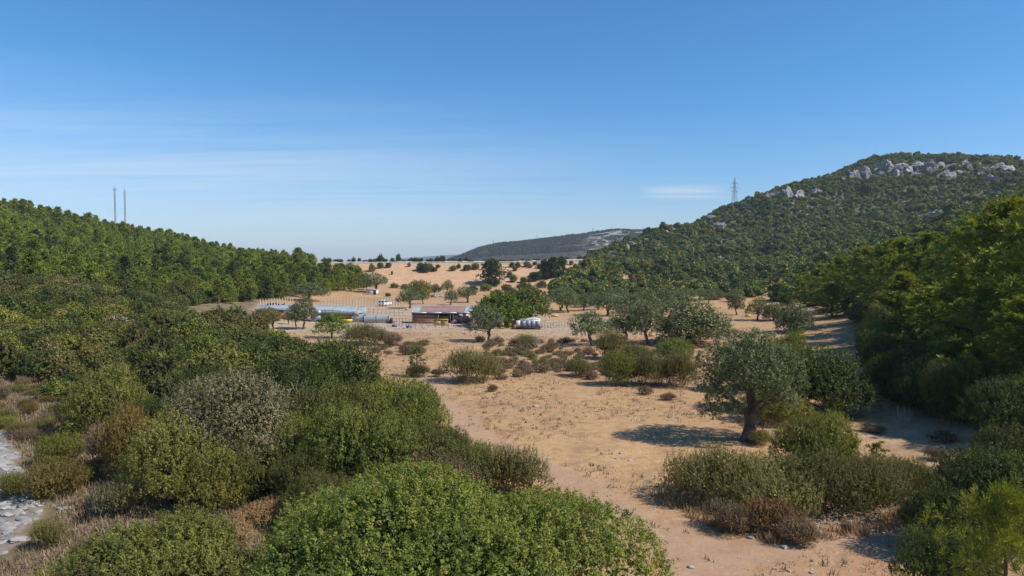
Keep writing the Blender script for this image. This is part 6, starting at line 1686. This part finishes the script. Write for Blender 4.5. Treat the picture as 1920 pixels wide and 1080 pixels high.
WL = {'darkgreen': 'dark green shrub in the maquis of the left bank', 'maquis': 'olive green shrub in the maquis of the left bank', 'brownscrub': 'brownish shrub in the maquis of the left bank', 'mastic': 'fresh green shrub in the maquis of the left bank', 'ochre': 'yellow ochre shrub in the maquis of the left bank', 'oleaster': 'grey shrub in the maquis of the left bank', 'yellowgreen': 'yellow green shrub in the maquis of the left bank'}
rest = []
for c, i in enumerate(order):
    x, y = wp[i]; z = h1(x, y)
    q = wpat[i] + random.uniform(-0.45, 0.45)
    mat = 'brownscrub' if q < -0.62 else 'maquis' if q < -0.12 else 'darkgreen' if q < 0.12 else 'mastic' if q < 0.45 else 'darkgreen'
    w_ = random.random()
    if w_ < 0.02: mat = 'oleaster'
    elif w_ < 0.06: mat = 'yellowgreen'
    elif w_ < 0.07: mat = 'ochre'
    big = random.uniform(0.8, 1.35)
    W = 3.6 * big; H = random.uniform(1.4, 2.6) * big
    if c < 290:
        qx, qy = proj(x, y, z + H * 0.6); qx = float(qx); qy = float(qy)
        sect = 'at the left edge' if qx < 100 else 'above the lone willow' if qx < 275 else 'above the oleaster' if qx < 430 else 'before the long shed'
        zone = 'far up the left bank' if qy < 575 else 'midway up the left bank' if qy < 625 else 'lower on the left bank' if qy < 668 else 'nearest on the left bank'
        o = plant('mid_%d' % random.randrange(5), 'maquis_shrub', (x, y, z), W, H, '', 'shrub', 'maquis shrubs of the left bank', mat=mat)
        RELABEL.append((o, qx, ('wide ' if big > 1.2 else 'small ' if big < 0.92 else '') + WL[mat].split(' in the')[0] + ' ' + zone + ' ' + sect))
    else:
        rest.append((x, y, z, W / 4.0, H / 2.4))
if rest:
    rs = np.array(rest); n = len(rs)
    scatter_stuff('maquis_scrub', rs[:, :3], RNG.uniform(0, 6.28, n), rs[:, [3, 3, 4]], RNG.integers(0, 8, n), [(PROTO['mid_%d' % k]['crown'], 'maquis') for k in range(4)] + [(PROTO['mid_%d' % k]['crown'], 'darkgreen') for k in range(3)] + [(PROTO['mid_4']['crown'], 'brownscrub')], 'dense maquis on the upper left bank')
# low dry shrubs on the near left bank
def dry_ok(x, y):
    px, py = proj(x, y, hgt(x, y))
    return (px > -60) & (px < 175) & (py > 690) & (py < 1060) & (seg_dist(x, y, STREAM) > 1.9) & (np.hypot(x + 25.7, y - 44.5) > 3)
dp = poisson(900, 1.45, lambda g, n: (g.uniform(-60, -15, n), g.uniform(24, 72, n)), dry_ok, 15)
for k, (x, y) in enumerate(dp[:140]):
    mat = random.choice(['thorn', 'thorn', 'ochre', 'brownscrub', 'yellowgreen', 'brownscrub'])
    qx, qy = proj(x, y, 0); qx = float(qx)
    o = plant('near_c', 'bank_shrub', (x, y, h1(x, y)), random.uniform(1.2, 2.6), random.uniform(0.5, 1.1), '', 'shrub', 'low shrubs along the stream bed', mat=mat)
    RELABEL.append((o, qx, {'thorn': 'dry brown low shrub', 'ochre': 'ochre yellow low shrub', 'brownscrub': 'brown green low shrub', 'yellowgreen': 'yellow green low shrub'}[mat] + ' on the dry bank ' + ('left of the willow' if y > 50 else 'beside the white stones' if y > 38 else 'below the fallen pole')))
# thorn cushions of the clearing
def cu_ok(x, y):
    px, py = proj(x, y, hgt(x, y))
    a = (px > 900) & (px < 1180) & (py > 640) & (py < 716)
    b = (px > 700) & (px < 800) & (py > 648) & (py < 668)
    c = (px > 1120) & (px < 1300) & (py > 716) & (py < 760)
    d = (px > 1560) & (px < 1860) & (py > 800) & (py < 990)
    return (a & (vnoise(x / 5, y / 5, 3) > -0.12)) | b | (c & (vnoise(x / 3, y / 3, 4) > 0.2)) | (d & (vnoise(x / 3, y / 3, 5) > 0.22))
cp = poisson(2600, 0.95, lambda g, n: (g.uniform(-25, 30, n), g.uniform(30, 108, n)), cu_ok, 16)
print('cushions', len(cp))
for k, (x, y) in enumerate(cp[:190]):
    w = random.uniform(0.7, 2.0)
    mat = 'thorn' if random.random() < 0.75 else 'brownscrub'
    qx, qy = proj(x, y, 0); qx = float(qx); qy = float(qy)
    where = 'on the dirt right of the large olive' if qx > 1500 else 'left of the large olive' if qy > 716 else 'behind the juniper' if qx < 820 else 'below the grey trailer' if qy < 668 else 'between the wide shrub and the round bush'
    o = plant('cushion_%d' % (k % 3), 'thorn_cushion', (x, y, h1(x, y)), w, w * random.uniform(0.28, 0.45), '', 'shrub', 'thorn cushions of the clearing', mat=mat)
    RELABEL.append((o, qx, ('large ' if w > 1.5 else 'tiny ' if w < 1.0 else '') + ('dry brown' if mat == 'thorn' else 'olive brown') + ' thorn cushion ' + where))
# motorway verge bushes behind the road
for k in range(46):
    px = 608 + k * 10.6 + random.uniform(-3, 3)
    x = (px - 960) / FPX * 341; z = float(crest_z(x))
    H = random.uniform(1.6, 2.9) if px < 880 else random.uniform(1.3, 2.2)
    tall = k in (10, 12, 13, 21)
    if px > 1100: break
    o = plant('mid_%d' % (k % 5), 'verge_bush', (x, 341 + random.uniform(-1, 1), z), random.uniform(2.2, 4.2), H * (1.5 if tall else 1.0), '', 'bush', 'verge bushes along the motorway', mat='darkgreen' if k % 3 else 'maquis')
    RELABEL.append((o, px, 'taller dark bush standing out of the motorway verge row' if tall else ('dark' if k % 3 else 'paler green') + ' clipped bush in the row along the motorway'))

# ---- uncountable ground growth
def grass_stuff(name, label, n, samp, ok, hmin, hmax, wid, mat, seed, blades=5, spread=0.10):
    rng = np.random.default_rng(seed)
    x, y = samp(rng, n); k = ok(x, y); x, y = x[k], y[k]; z = hgt(x, y); n = len(x)
    hh = rng.uniform(hmin, hmax, n); a = rng.uniform(0, 2 * PI, (n, blades)); ln = rng.uniform(0.15, 0.9, (n, blades))
    bx = x[:, None] + rng.normal(0, spread, (n, blades)); by = y[:, None] + rng.normal(0, spread, (n, blades)); bz = np.broadcast_to(z[:, None], bx.shape) - 0.02
    h_ = hh[:, None] * rng.uniform(0.6, 1.15, (n, blades))
    tx = bx + np.cos(a) * ln * h_; ty = by + np.sin(a) * ln * h_; tz = bz + h_
    px_ = -np.sin(a) * wid; py_ = np.cos(a) * wid
    V = np.stack([np.stack([bx - px_, by - py_, bz], -1), np.stack([bx + px_, by + py_, bz], -1), np.stack([tx, ty, tz], -1)], 2).reshape(-1, 3)
    T = np.arange(len(V)).reshape(-1, 3)
    t = np.clip(np.repeat(rng.normal(0.5, 0.25, n), blades) + rng.normal(0, 0.1, n * blades), 0, 1)
    me = build_mesh(name, V, tris=T, mats=[M[mat]], tint=t)
    o = obj(name, me); tag(o, label, kind='stuff'); return o
def clearing(x, y):
    lb = np.interp(y, [0, 24, 30, 36, 44, 52, 62, 72, 90, 120, 150], [3.0, 2.6, -0.5, -2.2, -4.8, -8.8, -10, -14, -27, -42, -55])
    tr = np.minimum(seg_dist(x, y, TRACK), seg_dist(x, y, TRACK2))
    return (x > lb) & (tps(x, y) < 1.0) & (tr > 1.2) & (fbm(x / 6, y / 6, 61) + 0.35 * vnoise(x / 1.3, y / 1.3, 2) > -0.12)
grass_stuff('straw_grass', 'short dry straw grass of the clearing', 52000, wedge(24, 118), clearing, 0.05, 0.20, 0.022, 'drygrass', 31, 4, 0.12)
grass_stuff('bank_weeds', 'dry brown weeds and grass of the stream bank', 34000, lambda g, n: (g.uniform(-52, -8, n), g.uniform(22, 66, n)), lambda x, y: (x < np.interp(y, [22, 30, 40, 66], [-7, -9, -12, -16])) & (seg_dist(x, y, STREAM) + 0.8 * vnoise(x / 1.5, y / 1.5, 8) > 1.5), 0.14, 0.42, 0.028, 'greygrass', 32, 5, 0.16)
grass_stuff('rim_grass', 'tall straw grass fringing the thickets', 2600, lambda g, n: (g.uniform(6, 22, n), g.uniform(27.5, 36, n)), lambda x, y: (np.abs(seg_dist(x, y, [(7.3, 33.6), (8.6, 30.8), (11, 28.6), (14.5, 29.4), (18.5, 31.6)])) < 0.55), 0.25, 0.55, 0.025, 'drygrass', 33, 6, 0.12)

grass_stuff('small_weeds', 'small dry brown weeds dotted over the clearing', 8000, wedge(25, 112), lambda x, y: clearing(x, y) | ((fbm(x / 3, y / 3, 19) > 0.3) & (x > -5) & (tps(x, y) < 1)), 0.10, 0.32, 0.03, 'greygrass', 35, 7, 0.10)
finish_labels()
# ------------------------------------------------------------------ air
def haze_box():
    g = Geo(); z0, z1 = -6.0, 150.0
    g.box((0, 4100.0, (z0 + z1) / 2), (19000, 10400, z1 - z0))
    m, n, l, out = new_mat('haze_air')
    pv = n.new('ShaderNodeVolumePrincipled')
    pv.inputs['Color'].default_value = (0.70, 0.84, 1.0, 1)
    pv.inputs['Density'].default_value = HAZE
    pv.inputs['Anisotropy'].default_value = 0.0
    l.new(pv.outputs[0], out.inputs['Volume'])
    o = obj('haze', g.mesh('haze', [m])); tag(o, 'thin blue air between the camera and the hills', kind='stuff')
HAZE = 0.00011
haze_box()
